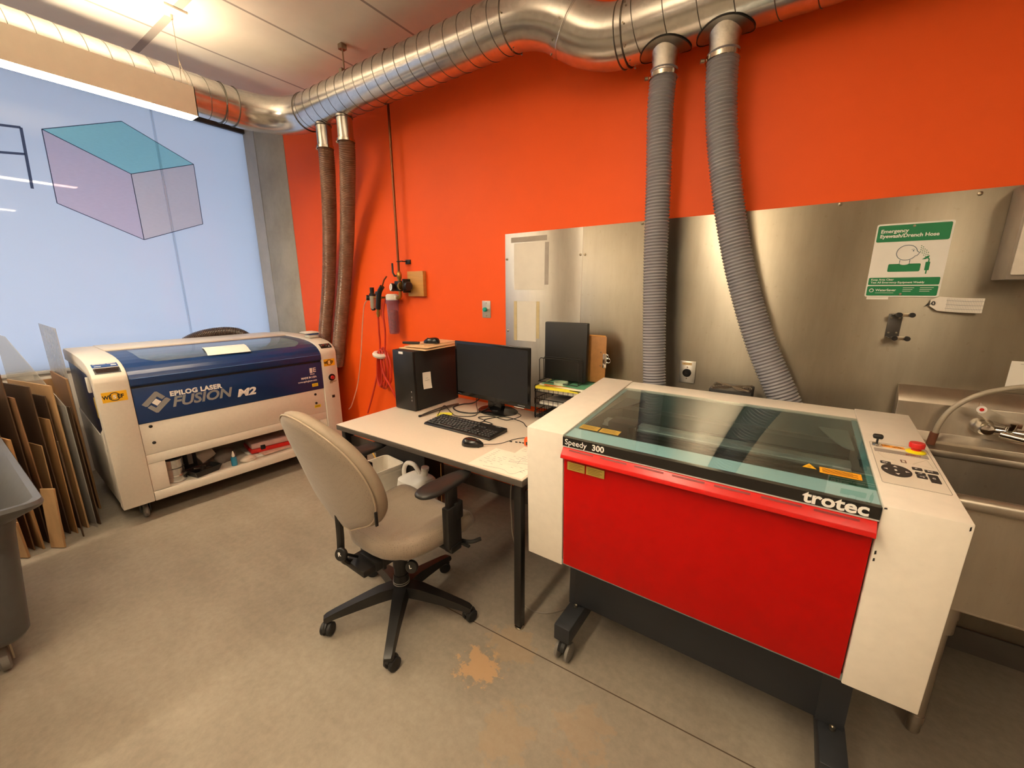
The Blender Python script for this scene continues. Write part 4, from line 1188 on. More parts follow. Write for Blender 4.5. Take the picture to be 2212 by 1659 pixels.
# ------------------------------------------------------------------ blue and white laser engraver (by the window)
def build_engraver():
    LN, DPT = 1.50, 1.03
    rz = math.radians(90 - 3.0)
    t = thing('laser_engraver', 'blue and white laser engraver on castors in front of the frosted window', 'laser engraver', (-3.3, 0.526, 0), rz)
    K = dict(parent=t, world=False)
    w = M['epi_white']
    ZB = 0.126
    # outer profile (depth y, height z)
    top = [(0.0, 0.945), (0.006, 0.972), (0.022, 0.994), (0.05, 1.016), (0.10, 1.036), (0.16, 1.050), (0.24, 1.060), (0.34, 1.066), (0.48, 1.070), (0.62, 1.072), (DPT - 0.05, 1.072), (DPT, 1.06)]
    full = [(0.0, ZB)] + top + [(DPT, ZB)]
    CW = 0.155
    # left column: white front and top with a dark blue side recess
    strap = [(0.0, ZB)] + top + [(DPT, 0.985), (0.55, 0.985), (0.20, 0.975), (0.115, 0.955), (0.075, 0.90), (0.075, ZB)]
    lc = MB().prism(strap, 0, CW, 'yzx', 0.006).build('end_column', w, **K)
    rc = MB().prism(strap, LN - 0.135, LN, 'yzx', 0.006).build('end_column', w, **K)
    navy = pm('navy_paint', '#113061', 0.32, 0, 0.05, 20, 0.01)
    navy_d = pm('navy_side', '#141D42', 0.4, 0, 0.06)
    side = [(0.07, 0.66), (0.07, 0.99), (DPT - 0.01, 0.99), (DPT - 0.01, 0.62), (0.30, 0.56)]
    sp = MB().prism(side, 0.012, 0.03, 'yzx', 0.002).build('side_panel', navy_d, **K)
    MB().prism(side, LN - 0.03, LN - 0.012, 'yzx', 0.002).build('side_panel', navy_d, **K)
    sd = MB().prism([(0.07, ZB), (0.07, 0.665), (0.30, 0.565), (DPT, 0.62), (DPT, ZB)], 0.008, 0.03, 'yzx', 0.002)
    MB().box(LN - 0.03, LN - 0.008, 0.07, DPT, ZB, 0.62, 0.002).build('lower_side', w, **K)
    sd.build('lower_side', w, **K)
    # vertical grab handle and yellow label seen on the left side
    MB().box(-0.004, 0.012, 0.20, 0.235, 0.86, 0.955, 0.003).build('side_grip', M['white_paint'], sp, world=False)
    MB().box(0.009, 0.0125, 0.15, 0.20, 0.70, 0.83).build('side_label', pm('yellow_grey_label', '#B89B3A', 0.6, 0, 0.2, 40), sp, world=False)
    MB().cyl((0.004, 0.11, 0.50), (0.010, 0.11, 0.50), 0.010, n=14).build('side_knob', M['black_plastic'], t, world=False)
    # body behind: back, floor, bin
    MB().box(0.02, LN - 0.02, DPT - 0.02, DPT, ZB, 1.05).build('back_panel', w, **K)
    MB().prism([(0.60, 1.074), (0.60, 1.06), (DPT - 0.02, 1.06), (DPT - 0.02, 1.074)], CW, LN - 0.135, 'yzx', 0.002).build('rear_top', w, **K)
    # blue lid
    lidp = [(0.004, 0.895), (-0.004, 0.905), (-0.002, 0.945), (0.010, 0.968), (0.03, 0.988), (0.06, 1.008), (0.11, 1.028), (0.17, 1.042), (0.25, 1.053), (0.36, 1.060), (0.52, 1.064), (0.60, 1.065), (0.60, 1.045), (0.25, 1.030), (0.11, 1.00), (0.03, 0.95), (0.03, 0.895)]
    lid = MB().prism(lidp, CW + 0.002, LN - 0.137, 'yzx', 0.001).build('lid', navy, **K)
    # clear window following the lid curve
    cv = [(0.085, 1.0185), (0.11, 1.028), (0.17, 1.042), (0.25, 1.053), (0.36, 1.060), (0.52, 1.064)]
    def onlid(y):
        for (a, za), (b, zb) in zip(cv, cv[1:]):
            if y <= b:
                return za + (zb - za) * (y - a) / (b - a)
        return cv[-1][1]
    def wpt(u, v):
        y = 0.095 + 0.425 * v
        inset = 0.07 * max(0, 1 - v * 4) ** 2
        x0, x1 = CW + 0.10 + inset, LN - 0.137 - 0.085 - inset
        return (x0 + (x1 - x0) * u, y, onlid(y) + 0.0012)
    gl = NT('smoked_window')
    gl.b.inputs['Base Color'].default_value = lin('#3C4654')
    gl.b.inputs['Roughness'].default_value = 0.06
    gl.b.inputs['Specular IOR Level'].default_value = 0.9
    nz = gl.noise(3, 3)
    gl.l(gl.ramp(nz, 'Fac', [(0.3, lin('#46525F')), (0.7, lin('#5A6874'))]), 'Color', gl.b, 'Base Color')
    MB().grid(wpt, 24, 14).build('lid_window', gl.m, lid, world=False)
    MB().tube([(CW + 0.01, -0.0045, 0.944), (LN - 0.145, -0.0045, 0.944)], 0.0016, 6).build('lid_crease', pm('navy_light', '#5F7FB8', 0.25), lid, world=False)
    # blue front panel
    fp = MB().box(CW + 0.002, LN - 0.137, 0.004, 0.03, 0.652, 0.882, 0.003).build('front_panel', navy, **K)
    MB().box(CW + 0.004, LN - 0.139, 0.012, 0.03, 0.882, 0.896).build('lid_gap', M['ink_black'], **K)
    # white lower fronts
    MB().box(CW + 0.002, LN - 0.137, 0.010, 0.03, 0.443, 0.650, 0.001).build('lower_panel', w, **K)
    MB().box(CW + 0.002, LN - 0.137, 0.010, 0.03, 0.381, 0.4415, 0.001).build('rail_panel', w, **K)
    MB().box(CW + 0.002, LN - 0.137, 0.030, 0.042, 0.44, 0.90).build('inner_front', M['ink_black'], **K)
    sh = MB().box(0.03, LN - 0.03, 0.006, DPT - 0.02, 0.178, 0.188).box(CW + 0.002, LN - 0.137, 0.002, 0.014, ZB, 0.188, 0.002).box(0.03, LN - 0.03, 0.03, DPT - 0.02, ZB, 0.136)
    sh.build('bottom_shelf', w, **K)
    MB().box(CW + 0.002, CW + 0.09, 0.012, 0.32, 0.188, 0.380, 0.002).build('shelf_cheek', w, **K)
    MB().box(LN - 0.20, LN - 0.137, 0.012, 0.32, 0.188, 0.380, 0.002).build('shelf_cheek', w, **K)
    MB().box(CW + 0.09, LN - 0.2, 0.40, 0.41, 0.188, 0.44).box(CW, LN - 0.137, 0.04, 0.41, 0.43, 0.44).build('shelf_back', pm('shelf_grey', '#8F877A', 0.5), **K)
    # black bolts
    for x, z in ((CW + 0.055, 0.625), (CW + 0.055, 0.515), (LN - 0.215, 0.612), (LN - 0.215, 0.535)):
        MB().lathe([(0.010, 0), (0.010, 0.003), (0.006, 0.006), (0, 0.006)], 16, frame((x, 0.010, z), (1, 0, 0), (0, 0, 1)), False).build('bolt_cap', M['black_plastic'], **K)
    # castors
    for x in (0.11, LN - 0.11):
        for y in (0.10, DPT - 0.10):
            c = MB().box(x - 0.03, x + 0.03, y - 0.035, y + 0.035, 0.112, 0.127, 0.002).box(x - 0.026, x - 0.021, y - 0.025, y + 0.03, 0.045, 0.115).box(x + 0.021, x + 0.026, y - 0.025, y + 0.03, 0.045, 0.115).build('caster', M['charcoal'], **K)
            MB().lathe([(0.0, -0.017), (0.018, -0.017), (0.020, -0.012), (0.046, -0.014), (0.053, -0.006), (0.053, 0.006), (0.046, 0.014), (0.020, 0.012), (0.018, 0.017), (0, 0.017)], 30, Matrix.Translation((x, y, 0.053)) @ Matrix.Rotation(PI / 2, 4, 'Y'), False).build('wheel', M['rubber_light'], c, world=False)
    # writing on the blue front
    F = lambda x, z, y=0.0036: frame((x, y, z), (1, 0, 0), (0, 0, 1))
    text('EPILOG LASER', 0.043, F(0.335, 0.800), M['white_print'], fp, 'lettering', False, bold=0.0022, space=1.08)
    text('FUSION', 0.092, F(0.336, 0.728), M['grey_print'], fp, 'lettering', False, bold=0.0028, shear=0.25, sx=1.06)
    text('M2', 0.074, F(0.712, 0.714), M['white_print'], fp, 'lettering', False, bold=0.0032, shear=0.22, sx=1.30)
    # diamond emblem: two folded arms round a white lozenge
    c = Vector((0.262, 0, 0.776))
    def dia(r):
        return [c + Vector((r * 1.15, 0, 0)), c + Vector((0, 0, r)), c + Vector((-r * 1.15, 0, 0)), c + Vector((0, 0, -r))]
    s3 = 0.075
    armA = [(-1.0, -0.04), (0.0, 0.92), (0.16, 0.90), (0.66, 0.36), (0.40, 0.18), (0.10, 0.48), (-0.62, -0.26), (-0.76, -0.26)]
    lg = MB()
    for sg_ in (1, -1):
        lg.prism([(c.x + sg_ * x * s3 * 0.98, c.z + sg_ * z * s3) for x, z in armA], 0.0026, 0.0034, 'xzy')
    lg.build('emblem', M['grey_print'], fp, world=False)
    MB().prism([(c.x + x * 0.024, c.z + z * 0.024) for x, z in ((1, 0), (0, 1), (-1, 0), (0, -1))], 0.0024, 0.0034, 'xzy').build('emblem_centre', M['white_print'], fp, world=False)
    lm = MB().box(1.257, 1.279, 0.0026, 0.0034, 0.800, 0.842).build('maker_block', M['white_print'], fp, world=False)
    MB().box(1.285, 1.291, 0.0026, 0.0034, 0.806, 0.842).box(1.285, 1.309, 0.0026, 0.0034, 0.835, 0.842).box(1.285, 1.309, 0.0026, 0.0034, 0.820, 0.827).box(1.285, 1.309, 0.0026, 0.0034, 0.805, 0.812).build('maker_letter', M['white_print'], fp, world=False)
    text('EPILOG', 0.011, F(1.258, 0.786), M['white_print'], fp, 'lettering', False, bold=0.0004)
    text('MADE IN USA', 0.021, F(1.310, 0.758), M['white_print'], fp, 'lettering', False, 'RIGHT', bold=0.0008)
    text('www.epiloglaser.com', 0.019, F(1.310, 0.730), M['white_print'], fp, 'lettering', False, 'RIGHT', bold=0.0005, sx=0.95)
    def ylab(x, z, ww, hh, y, par):
        o = MB().box(x, x + ww, y - 0.0012, y, z, z + hh).build('yellow_label', pm('lemon_label', '#E7D02A', 0.5, 0, 0.04) if 'lemon' not in M else M['lemon'], par, world=False)
        ln = MB()
        for q in range(2):
            ln.box(x + 0.006, x + ww - 0.008, y - 0.0017, y - 0.0011, z + hh * (0.3 + 0.3 * q), z + hh * (0.3 + 0.3 * q) + 0.0025)
        ln.build('fine_print', M['ink_black'], o, world=False)
    ylab(1.265, 0.682, 0.050, 0.026, 0.004, fp)
    ylab(1.268, 0.495, 0.052, 0.024, 0.010, t)
    # stickers with the ringed wordmark
    def ringmark(x, z, ww, hh, y, par):
        o = MB().box(x, x + ww, y - 0.0012, y, z, z + hh).build('ring_sticker', M['yellow_label'], par, world=False)
        tag(o, 'yellow sticker with a black ringed wordmark')
        Fm = frame((x + ww * 0.02, y - 0.0016, z + hh * 0.33), (1, 0, 0), (0, 0, 1))
        text('WE', hh * 0.50, Fm, M['ink_black'], o, 'lettering', False, bold=0.0012, sx=ww / hh * 0.46)
        Fm = frame((x + ww * 0.60, y - 0.0016, z + hh * 0.33), (1, 0, 0), (0, 0, 1))
        text('EF', hh * 0.50, Fm, M['ink_black'], o, 'lettering', False, bold=0.0012, sx=ww / hh * 0.54)
        cx, cz = x + ww * 0.5, z + hh * 0.5
        for a0, a1 in ((0.15, 0.85), (1.15, 1.85)):
            MB().tube([(cx + hh * 0.37 * math.cos(a), y - 0.0016, cz + hh * 0.38 * math.sin(a)) for a in [PI * (a0 + (a1 - a0) * k / 14) for k in range(15)]], hh * 0.035, 6).build('ring_arc', M['ink_black'], o, world=False)
        Fm = frame((cx - hh * 0.13, y - 0.0022, cz - hh * 0.17), (1, 0, 0), (0, 0, 1))
        text('S', hh * 0.46, Fm, M['white_print'], o, 'lettering', False, bold=0.001, sx=1.1)
    ringmark(0.022, 0.822, 0.112, 0.062, 0.0, lc)
    ringmark(LN - 0.118, 0.838, 0.098, 0.060, 0.0, rc)
    # display on the left column top, emergency stop and key pad on the right column
    zc = lambda y: next(za + (zb - za) * (y - a) / (b - a) for (a, za), (b, zb) in zip(top, top[1:]) if a <= y <= b)
    def onc(x0, x1, ya, yb, mat, name, par, dz=0.0015):
        P = [(x, y, zc(y) + dz) for y in (ya, (ya + yb) / 2, yb) for x in (x0, x1)]
        return MB().add(P, [(0, 1, 3, 2), (2, 3, 5, 4)]).build(name, mat, par, world=False)
    scr = onc(0.020, 0.135, 0.020, 0.062, M['black_plastic'], 'display_bezel', lc)
    onc(0.028, 0.127, 0.026, 0.056, pm('display_brown', '#2E2420', 0.1), 'display_screen', scr, 0.0022)
    pl = onc(0.020, 0.135, 0.070, 0.118, pm('blue_plate', '#24467F', 0.4), 'name_plate', lc)
    for (xa, xb, ya, yb) in ((0.028, 0.085, 0.106, 0.110), (0.090, 0.128, 0.106, 0.110), (0.030, 0.060, 0.080, 0.086), (0.104, 0.128, 0.084, 0.094)):
        onc(xa, xb, ya, yb, M['white_print'], 'plate_print', pl, 0.0022)
    kp = onc(LN - 0.115, LN - 0.018, 0.018, 0.064, M['black_plastic'], 'key_pad', rc)
    for i, (xx, yy, mm) in enumerate(((0.100, 0.040, 'screw'), (0.080, 0.046, 'red_plastic'), (0.060, 0.036, 'screw'), (0.040, 0.030, 'white_print'), (0.040, 0.050, 'red_plastic'))):
        onc(LN - xx - 0.006, LN - xx + 0.006, yy - 0.004, yy + 0.004, M[mm], 'pad_key', kp, 0.0024)
    es = MB().lathe([(0.030, 0), (0.030, 0.004), (0.022, 0.007), (0, 0.007)], 28, frame((LN - 0.060, -0.0002, 0.735), (1, 0, 0), (0, 0, 1)), False).build('stop_ring', M['black_plastic'], t, world=False)
    MB().lathe([(0.016, 0.006), (0.016, 0.018), (0.012, 0.022), (0, 0.023)], 24, frame((LN - 0.060, -0.0002, 0.735), (1, 0, 0), (0, 0, 1)), False).build('stop_button', M['red_plastic'], es, world=False)
    text('EMERGENCY\nSTOP', 0.011, F(LN - 0.082, 0.694, -0.0008), M['brown_print'], rc, 'lettering', False, bold=0.0005)
    MB().box(LN - 0.075, LN - 0.050, -0.004, 0.0, 0.555, 0.578, 0.002).build('socket', M['black_plastic'], rc, world=False)
    # things lying on top and on the shelf
    G = WM[t.name]
    return t, G
epi, GE = build_engraver()
def ge(x, y, z):
    return tuple(GE @ Vector((x, y, z)))
def placed(name, label, cat, x, y, z, rz=0.0, group=None):
    """a thing standing on the engraver, in the engraver's directions"""
    return thing(name, label, cat, ge(x, y, z), math.radians(87) + rz, group)
# sheet of paper on the lid
sp = placed('paper_sheet', 'loose white paper sheet lying on the blue lid of the engraver', 'paper', 0.62, 0.09, 1.03)
def psheet(u, v):
    x = 0.60 + 0.27 * u + 0.03 * v
    y = 0.085 + 0.21 * v - 0.02 * u
    z = 1.0225 + 0.033 * min(1, (y - 0.085) / 0.12) ** 0.7 + 0.006 * math.sin(u * 5) * (1 - v) + 0.006 if y > 0.085 else 1.026
    return ge(x, y, z)
MB().grid(psheet, 12, 8).build('sheet', M['paper'], sp)
# small stack at the back of the right column
st = placed('notepad_stack', 'small blue and white pad stack on the right end of the engraver', 'pad', 1.43, 0.30, 1.066)
MB().box(1.395, 1.480, 0.22, 0.31, 1.0655, 1.090, 0.006, GE).build('white_base', M['white_plastic'], st)
MB().box(1.405, 1.478, 0.215, 0.30, 1.0905, 1.104, 0.003, GE).build('blue_band', pm('pad_blue', '#2F4C8A', 0.5), st)
MB().box(1.37, 1.485, 0.21, 0.34, 1.1045, 1.112, 0.002, GE @ Matrix.Rotation(0.0, 4, 'Z')).box(1.38, 1.475, 0.22, 0.33, 1.1125, 1.117, 0.001, GE).build('top_sheets', M['white_plastic'], st)
# loop of brown hose behind the lid
lp = thing('ribbed_hose', 'dark ribbed hose looping up behind the engraver lid', 'hose', ge(0.95, 0.99, 0.9), 0)
ribbed([ge(0.55, 1.08, 0.70), ge(0.62, 1.08, 0.92), ge(0.78, 1.08, 1.05), ge(0.98, 1.08, 1.095), ge(1.16, 1.08, 1.07), ge(1.26, 1.08, 0.95), ge(1.30, 1.08, 0.7)], 0.05, 0.0125, 0.004, 18).build('hose_tube', pm('dark_brown_hose', '#4A3B32', 0.3), lp)
# shelf contents (shelf top at 0.188)
ZS = 0.1885
can = placed('duct_coupler', 'ridged galvanised duct coupler standing on the engraver shelf', 'duct fitting', 0.300, 0.10, ZS)
MB().lathe([(0.0, 0), (0.056, 0.0), (0.060, 0.004), (0.060, 0.040), (0.064, 0.043), (0.060, 0.046), (0.055, 0.052), (0.053, 0.095), (0.058, 0.099), (0.053, 0.103), (0.053, 0.160), (0.050, 0.160), (0.050, 0.15)], 36, GE @ Matrix.Translation((0.300, 0.10, ZS)), False).build('coupler_body', M['galv'], can)
MB().lathe([(0.053, 0.160), (0.054, 0.165), (0.053, 0.17), (0.0, 0.17)], 30, GE @ Matrix.Translation((0.300, 0.10, ZS)), False).build('dark_cap', M['black_matte'], can)
tr = placed('plastic_tray', 'shallow black plastic tray of small parts on the engraver shelf', 'tray', 0.455, 0.08, ZS)
tb = MB()
TR = GE @ Matrix.Translation((0.455, 0.085, ZS)) @ Matrix.Rotation(0.28, 4, 'Z')
def tray(mb, x0, x1, y0, y1, h, tp, M_):
    a = [(x0 + tp, y0 + tp, 0.002), (x1 - tp, y0 + tp, 0.002), (x1 - tp, y1 - tp, 0.002), (x0 + tp, y1 - tp, 0.002)]
    b = [(x0, y0, h), (x1, y0, h), (x1, y1, h), (x0, y1, h)]
    c = [(x0 - 0.006, y0 - 0.006, h), (x1 + 0.006, y0 - 0.006, h), (x1 + 0.006, y1 + 0.006, h), (x0 - 0.006, y1 + 0.006, h)]
    d = [(x, y, 0.0) for x, y, z in a]
    e2 = [(x, y, h - 0.004) for x, y, z in c]
    V = a + b + c + d + e2
    Q = [(0, 1, 2, 3), (12, 15, 14, 13)]
    for i in range(4):
        j = (i + 1) % 4
        Q += [(i, 4 + i, 4 + j, j), (4 + i, 8 + i, 8 + j, 4 + j), (8 + i, 16 + i, 16 + j, 8 + j), (16 + i, 12 + i, 12 + j, 16 + j)]
    mb.add(V, Q, M_)
tray(tb, -0.085, 0.085, -0.06, 0.06, 0.045, 0.012, TR)
tb.build('tray_body', M['black_plastic'], tr)
pt = thing('tool_part', 'dark metal tool head lying in the black tray on the shelf', 'tool', tuple(TR @ Vector((0.02, 0.0, 0.006))))
MB().box(-0.015, 0.055, -0.03, 0.025, 0.0035, 0.03, 0.008, TR).cyl((0.0, 0.0, 0.03), (0.0, 0.0, 0.055), 0.018, M=TR).cyl((0.0, 0, 0.04), (-0.05, 0.02, 0.048), 0.008, M=TR).build('tool_body', pm('tool_dark', '#3A3430', 0.4, 0.5), pt)
bx = placed('black_box', 'small black box standing behind the tray on the engraver shelf', 'box', 0.41, 0.25, ZS)
MB().box(0.375, 0.455, 0.20, 0.30, ZS, 0.335, 0.004, GE).build('box_body', M['black_matte'], bx)
MB().box(0.402, 0.43, 0.198, 0.1995, 0.24, 0.32, 0, GE).build('grey_label', M['grey_print'], bx)
pr = placed('paper_roll', 'curled roll of grey sanding paper on the engraver shelf', 'roll', 0.53, 0.24, ZS)
RP = GE @ Matrix.Translation((0.515, 0.24, 0.275)) @ Euler((0.35, 1.1, 0.4)).to_matrix().to_4x4()
MB().grid(lambda u, v: tuple(RP @ Vector(((0.045 + 0.012 * u) * math.cos(u * 5.2), (0.045 + 0.012 * u) * math.sin(u * 5.2), -0.05 + 0.1 * v))), 28, 6).build('roll_sheet', pm('pale_paper', '#CFC2B2', 0.8), pr)
def crumple(c, r, mat, name, par, sq=(1, 1, 0.7), seed=1, lift=0.7):
    rd = random.Random(seed)
    bm = bmesh.new()
    bmesh.ops.create_icosphere(bm, subdivisions=3, radius=1)
    dirs = [Vector((rd.uniform(-1, 1), rd.uniform(-1, 1), rd.uniform(-1, 1))).normalized() for _ in range(26)]
    for v in bm.verts:
        k = 1.0
        for i, d in enumerate(dirs):
            k -= 0.14 * max(0, v.co.dot(d) - 0.80) * 5 * (1 if i % 2 else -0.7)
        v.co = Vector((v.co.x * r * k * sq[0], v.co.y * r * k * sq[1], max(-lift, v.co.z * k) * r * sq[2]))
    return MB().frombm(bm, GE @ Matrix.Translation(c)).build(name, mat, par, sharp=25)
cr = placed('crumpled_cloth', 'crumpled dark grey cloth behind the tray on the engraver shelf', 'cloth', 0.63, 0.20, ZS)
crumple((0.625, 0.20, ZS + 0.042), 0.06, pm('grey_cloth', '#6E635A', 0.9, 0, 0.15, 30), 'cloth_body', cr, (1.1, 0.9, 1.0), 4)
bo = placed('dropper_bottle', 'small blue liquid bottle with a white nozzle cap on the engraver shelf', 'bottle', 0.625, 0.06, ZS)
BM_ = GE @ Matrix.Translation((0.640, 0.055, ZS))
MB().lathe([(0, 0), (0.019, 0.0), (0.020, 0.004), (0.020, 0.058), (0.016, 0.066), (0.008, 0.07), (0, 0.07)], 24, BM_, False).build('bottle_body', pm('blue_liquid', '#2E7FA0', 0.15), bo)
MB().lathe([(0.010, 0.068), (0.011, 0.078), (0.009, 0.086), (0.003, 0.112), (0, 0.113)], 18, BM_, False).build('nozzle_cap', M['white_plastic'], bo)
rgc = placed('white_rag', 'bunched white rag at the front of the engraver shelf', 'rag', 0.73, 0.05, ZS)
crumple((0.735, 0.06, ZS + 0.018), 0.055, pm('white_rag', '#DDD3C4', 0.9, 0, 0.06, 30), 'rag_body', rgc, (1.0, 0.7, 0.45), 9)
cs = placed('organiser_case', 'red parts case with a clear lid on the engraver shelf', 'case', 0.96, 0.20, ZS)
CM = GE @ Matrix.Translation((0.975, 0.20, ZS)) @ Matrix.Rotation(-0.12, 4, 'Z')
MB().box(-0.185, 0.185, -0.115, 0.115, 0.0255, 0.058, 0.006, CM).build('red_base', M['red_plastic'], cs)
MB().box(-0.178, 0.178, -0.108, 0.108, 0.0585, 0.105, 0.010, CM).build('clear_lid', pm('cloudy_pink_lid', '#C9A29A', 0.2), cs)
for x in (-0.10, 0.12):
    MB().box(x - 0.016, x + 0.016, -0.122, -0.107, 0.045, 0.080, 0.003, CM).build('latch', M['black_plastic'], cs)
pp = placed('paper_pile', 'white and pink papers under the red parts case on the shelf', 'paper', 0.98, 0.15, ZS)
MB().box(-0.20, 0.20, -0.13, 0.12, 0.0, 0.014, 0.001, GE @ Matrix.Translation((0.975, 0.20, ZS)) @ Matrix.Rotation(-0.05, 4, 'Z')).build('white_sheets', M['paper'], pp)
MB().box(-0.16, 0.19, -0.15, 0.10, 0.0145, 0.024, 0.001, GE @ Matrix.Translation((0.99, 0.20, ZS)) @ Matrix.Rotation(0.08, 4, 'Z')).build('pink_sheets', pm('pink_paper', '#D9B0A0', 0.8), pp)

# ------------------------------------------------------------------ desk
ZD = 0.735
dk = thing('desk', 'light grey desk with a dark edge and black steel legs', 'desk', (-1.415, 1.62, 0))
DX0, DX1, DY0, DY1 = -2.037, -0.790, 1.236, 2.06
MB().box(DX0 + 0.001, DX1 - 0.001, DY0 + 0.001, DY1, ZD - 0.004, ZD, 0.0008).build('desk_top', pm('laminate_beige', '#D5C7B6', 0.45, 0, 0.03, 90, 0.01), dk)
MB().box(DX0, DX1, DY0, DY1, ZD - 0.031, ZD - 0.0042, 0.002).build('desk_edge', pm('dark_edge_band', '#4E4740', 0.5), dk)
fm = MB().box(DX0 + 0.06, DX1 - 0.06, DY0 + 0.085, DY0 + 0.115, ZD - 0.075, ZD - 0.0315).box(DX0 + 0.06, DX1 - 0.06, DY1 - 0.07, DY1 - 0.04, ZD - 0.075, ZD - 0.0315).box(DX0 + 0.02, DX0 + 0.055, DY0 + 0.04, DY1 - 0.05, ZD - 0.075, ZD - 0.0315).box(DX1 - 0.055, DX1 - 0.02, DY0 + 0.04, DY1 - 0.05, ZD - 0.075, ZD - 0.0315)
fm.build('under_frame', M['black_metal'], dk)
for x in (DX0 + 0.035, DX1 - 0.035):
    for y in (DY0 + 0.035, DY1 - 0.055):
        l = MB().box(x - 0.0175, x + 0.0175, y - 0.0175, y + 0.0175, 0.016, ZD - 0.0315, 0.003).build('leg', M['black_metal'], dk)
        MB().lathe([(0.022, 0), (0.022, 0.006), (0.012, 0.010), (0.012, 0.018), (0, 0.018)], 20, Matrix.Translation((x, y, 0)), False).build('glide', M['chrome'], l)

# PC tower
pc = thing('pc_tower', 'black computer tower with a paper note stuck on its side', 'computer', (-1.925, 1.85, ZD))
PX0, PX1, PY0, PY1, PZ1 = -2.018, -1.836, 1.647, 2.045, 1.112
MB().box(PX0, PX1, PY0 + 0.02, PY1, ZD + 0.004, PZ1, 0.004).build('case', M['black_matte'], pc)
fr = MB().box(PX0, PX1, PY0, PY0 + 0.0195, ZD + 0.002, PZ1, 0.006).build('front_bezel', M['black_plastic'], pc)
for z in (0.80, 0.82, 0.855):
    MB().box(PX1 - 0.030, PX1 - 0.024, PY0 - 0.001, PY0 + 0.001, z, z + 0.010).build('front_port', M['grey_print'], fr)
MB().box(PX0 + 0.06, PX0 + 0.098, PY0 - 0.0015, PY0, PZ1 - 0.022, PZ1 - 0.008).build('asset_label', M['white_print'], fr)
for x in (PX0 + 0.02, PX1 - 0.02):
    for y in (PY0 + 0.05, PY1 - 0.03):
        MB().cyl((x, y, ZD), (x, y, ZD + 0.005), 0.012).build('foot', M['rubber'], pc)
nt = thing('paper_note', 'small white note curling off the side of the computer tower', 'note', (PX1, 1.74, 0.92))
MB().grid(lambda u, v: (PX1 + 0.0012 + 0.018 * max(0, 0.35 - v) ** 1.2 + 0.004 * u * (1 - v) + (0.012 * (0.25 - u) if u < 0.25 else 0), 1.716 + 0.072 * u, 0.867 + 0.105 * v - 0.004 * u), 8, 10).build('note_sheet', M['paper'], nt)
MB().box(PX1 + 0.0050, PX1 + 0.0056, 1.742, 1.760, 0.932, 0.9335).build('note_line', M['grey_print'], nt)
MB().box(PX1 + 0.0050, PX1 + 0.0056, 1.733, 1.770, 0.918, 0.9195).build('note_line', M['grey_print'], nt)
ply = pm('raw_plywood', '#DDB98E', 0.7, 0, 0.12, 4, 0.03, 0, (8, 1, 1))
sp_ = [(-2.015, -1.790, 1.700, 2.06, 0.0, 0.006, 0.03, 'widest plywood offcut at the bottom of the pile on the computer tower'),
       (-2.000, -1.815, 1.735, 2.06, 0.0065, 0.0125, -0.02, 'plywood offcut second from the bottom on the computer tower'),
       (-1.985, -1.800, 1.715, 2.05, 0.013, 0.018, 0.08, 'plywood offcut third from the bottom on the computer tower'),
       (-2.010, -1.840, 1.76, 2.055, 0.0185, 0.024, -0.05, 'topmost plywood offcut under the mouse on the computer tower')]
for x0, x1, y0, y1, z0, z1, r, lbl in sp_:
    cx, cy = (x0 + x1) / 2, (y0 + y1) / 2
    o = MB().box(x0 - cx, x1 - cx, y0 - cy, y1 - cy, PZ1 + z0 + 0.0005, PZ1 + z1, 0.0005, Matrix.Translation((cx, cy, 0)) @ Matrix.Rotation(r, 4, 'Z')).build('plywood_sheet', ply)
    tag(o, lbl, 'wood sheet', 'plywood offcuts on the computer tower')
ZP = PZ1 + 0.0245
def mouse_body(c, rz, L, Wd, H):
    R_ = Matrix.Translation(c) @ Matrix.Rotation(rz, 4, 'Z')
    def fn(u, v):
        th_ = 2 * PI * u
        ph = PI / 2 * v
        k = math.cos(ph) ** 0.55
        x = Wd / 2 * math.cos(th_) * k * (1.0 - 0.12 * math.sin(th_))
        y = L / 2 * math.copysign(abs(math.sin(th_)) ** 0.9, math.sin(th_)) * k
        z = H * math.sin(ph) ** 0.8 * (1.0 - 0.22 * (y / (L / 2)) - 0.1 * (y / (L / 2)) ** 2) + 0.002
        return tuple(R_ @ Vector((x, y, z)))
    return MB().grid(fn, 32, 12, True), R_
def mouse(label, c, rz, cable=None, two=False):
    t = thing('computer_mouse', label, 'mouse', c, 0, 'black computer mice')
    b, R_ = mouse_body(c, rz, 0.112, 0.062, 0.034)
    b.box(-0.022, 0.022, -0.04, 0.04, 0.0, 0.004, 0.001, R_).build('shell', pm('mouse_black', '#161515', 0.22, 0, 0.1), t)
    MB().cyl((0, 0.026, 0.024), (0, 0.026, 0.0345), 0.006, M=R_).build('scroll_wheel', M['rubber'], t)
    if two:
        MB().tube([R_ @ Vector((-0.0265 * math.cos(a) * 1.05, 0.052 * math.sin(a), 0.0165 + 0.004 * math.sin(a) * -1)) for a in [(-1.2 + 2.4 * k / 12) for k in range(13)]], 0.004, 6).build('grey_side_band', M['grey_print'], t)
    if cable:
        MB().tube(spline(cable, 8), 0.0017, 6).build('cable', M['black_plastic'], t)
    return t
mouse('black mouse lying on the plywood on top of the computer tower', (-1.885, 1.86, ZP), 1.9)
kn = thing('utility_knife', 'black utility knife lying on the plywood on the computer tower', 'knife', (-1.96, 1.76, ZP))
KM = Matrix.Translation((-1.955, 1.765, ZP)) @ Matrix.Rotation(0.35, 4, 'Z')
MB().box(-0.07, 0.045, -0.011, 0.011, 0.0005, 0.016, 0.005, KM).build('handle', M['black_plastic'], kn)
MB().box(0.0455, 0.095, -0.007, 0.006, 0.006, 0.008, 0, KM).build('blade', M['chrome'], kn)

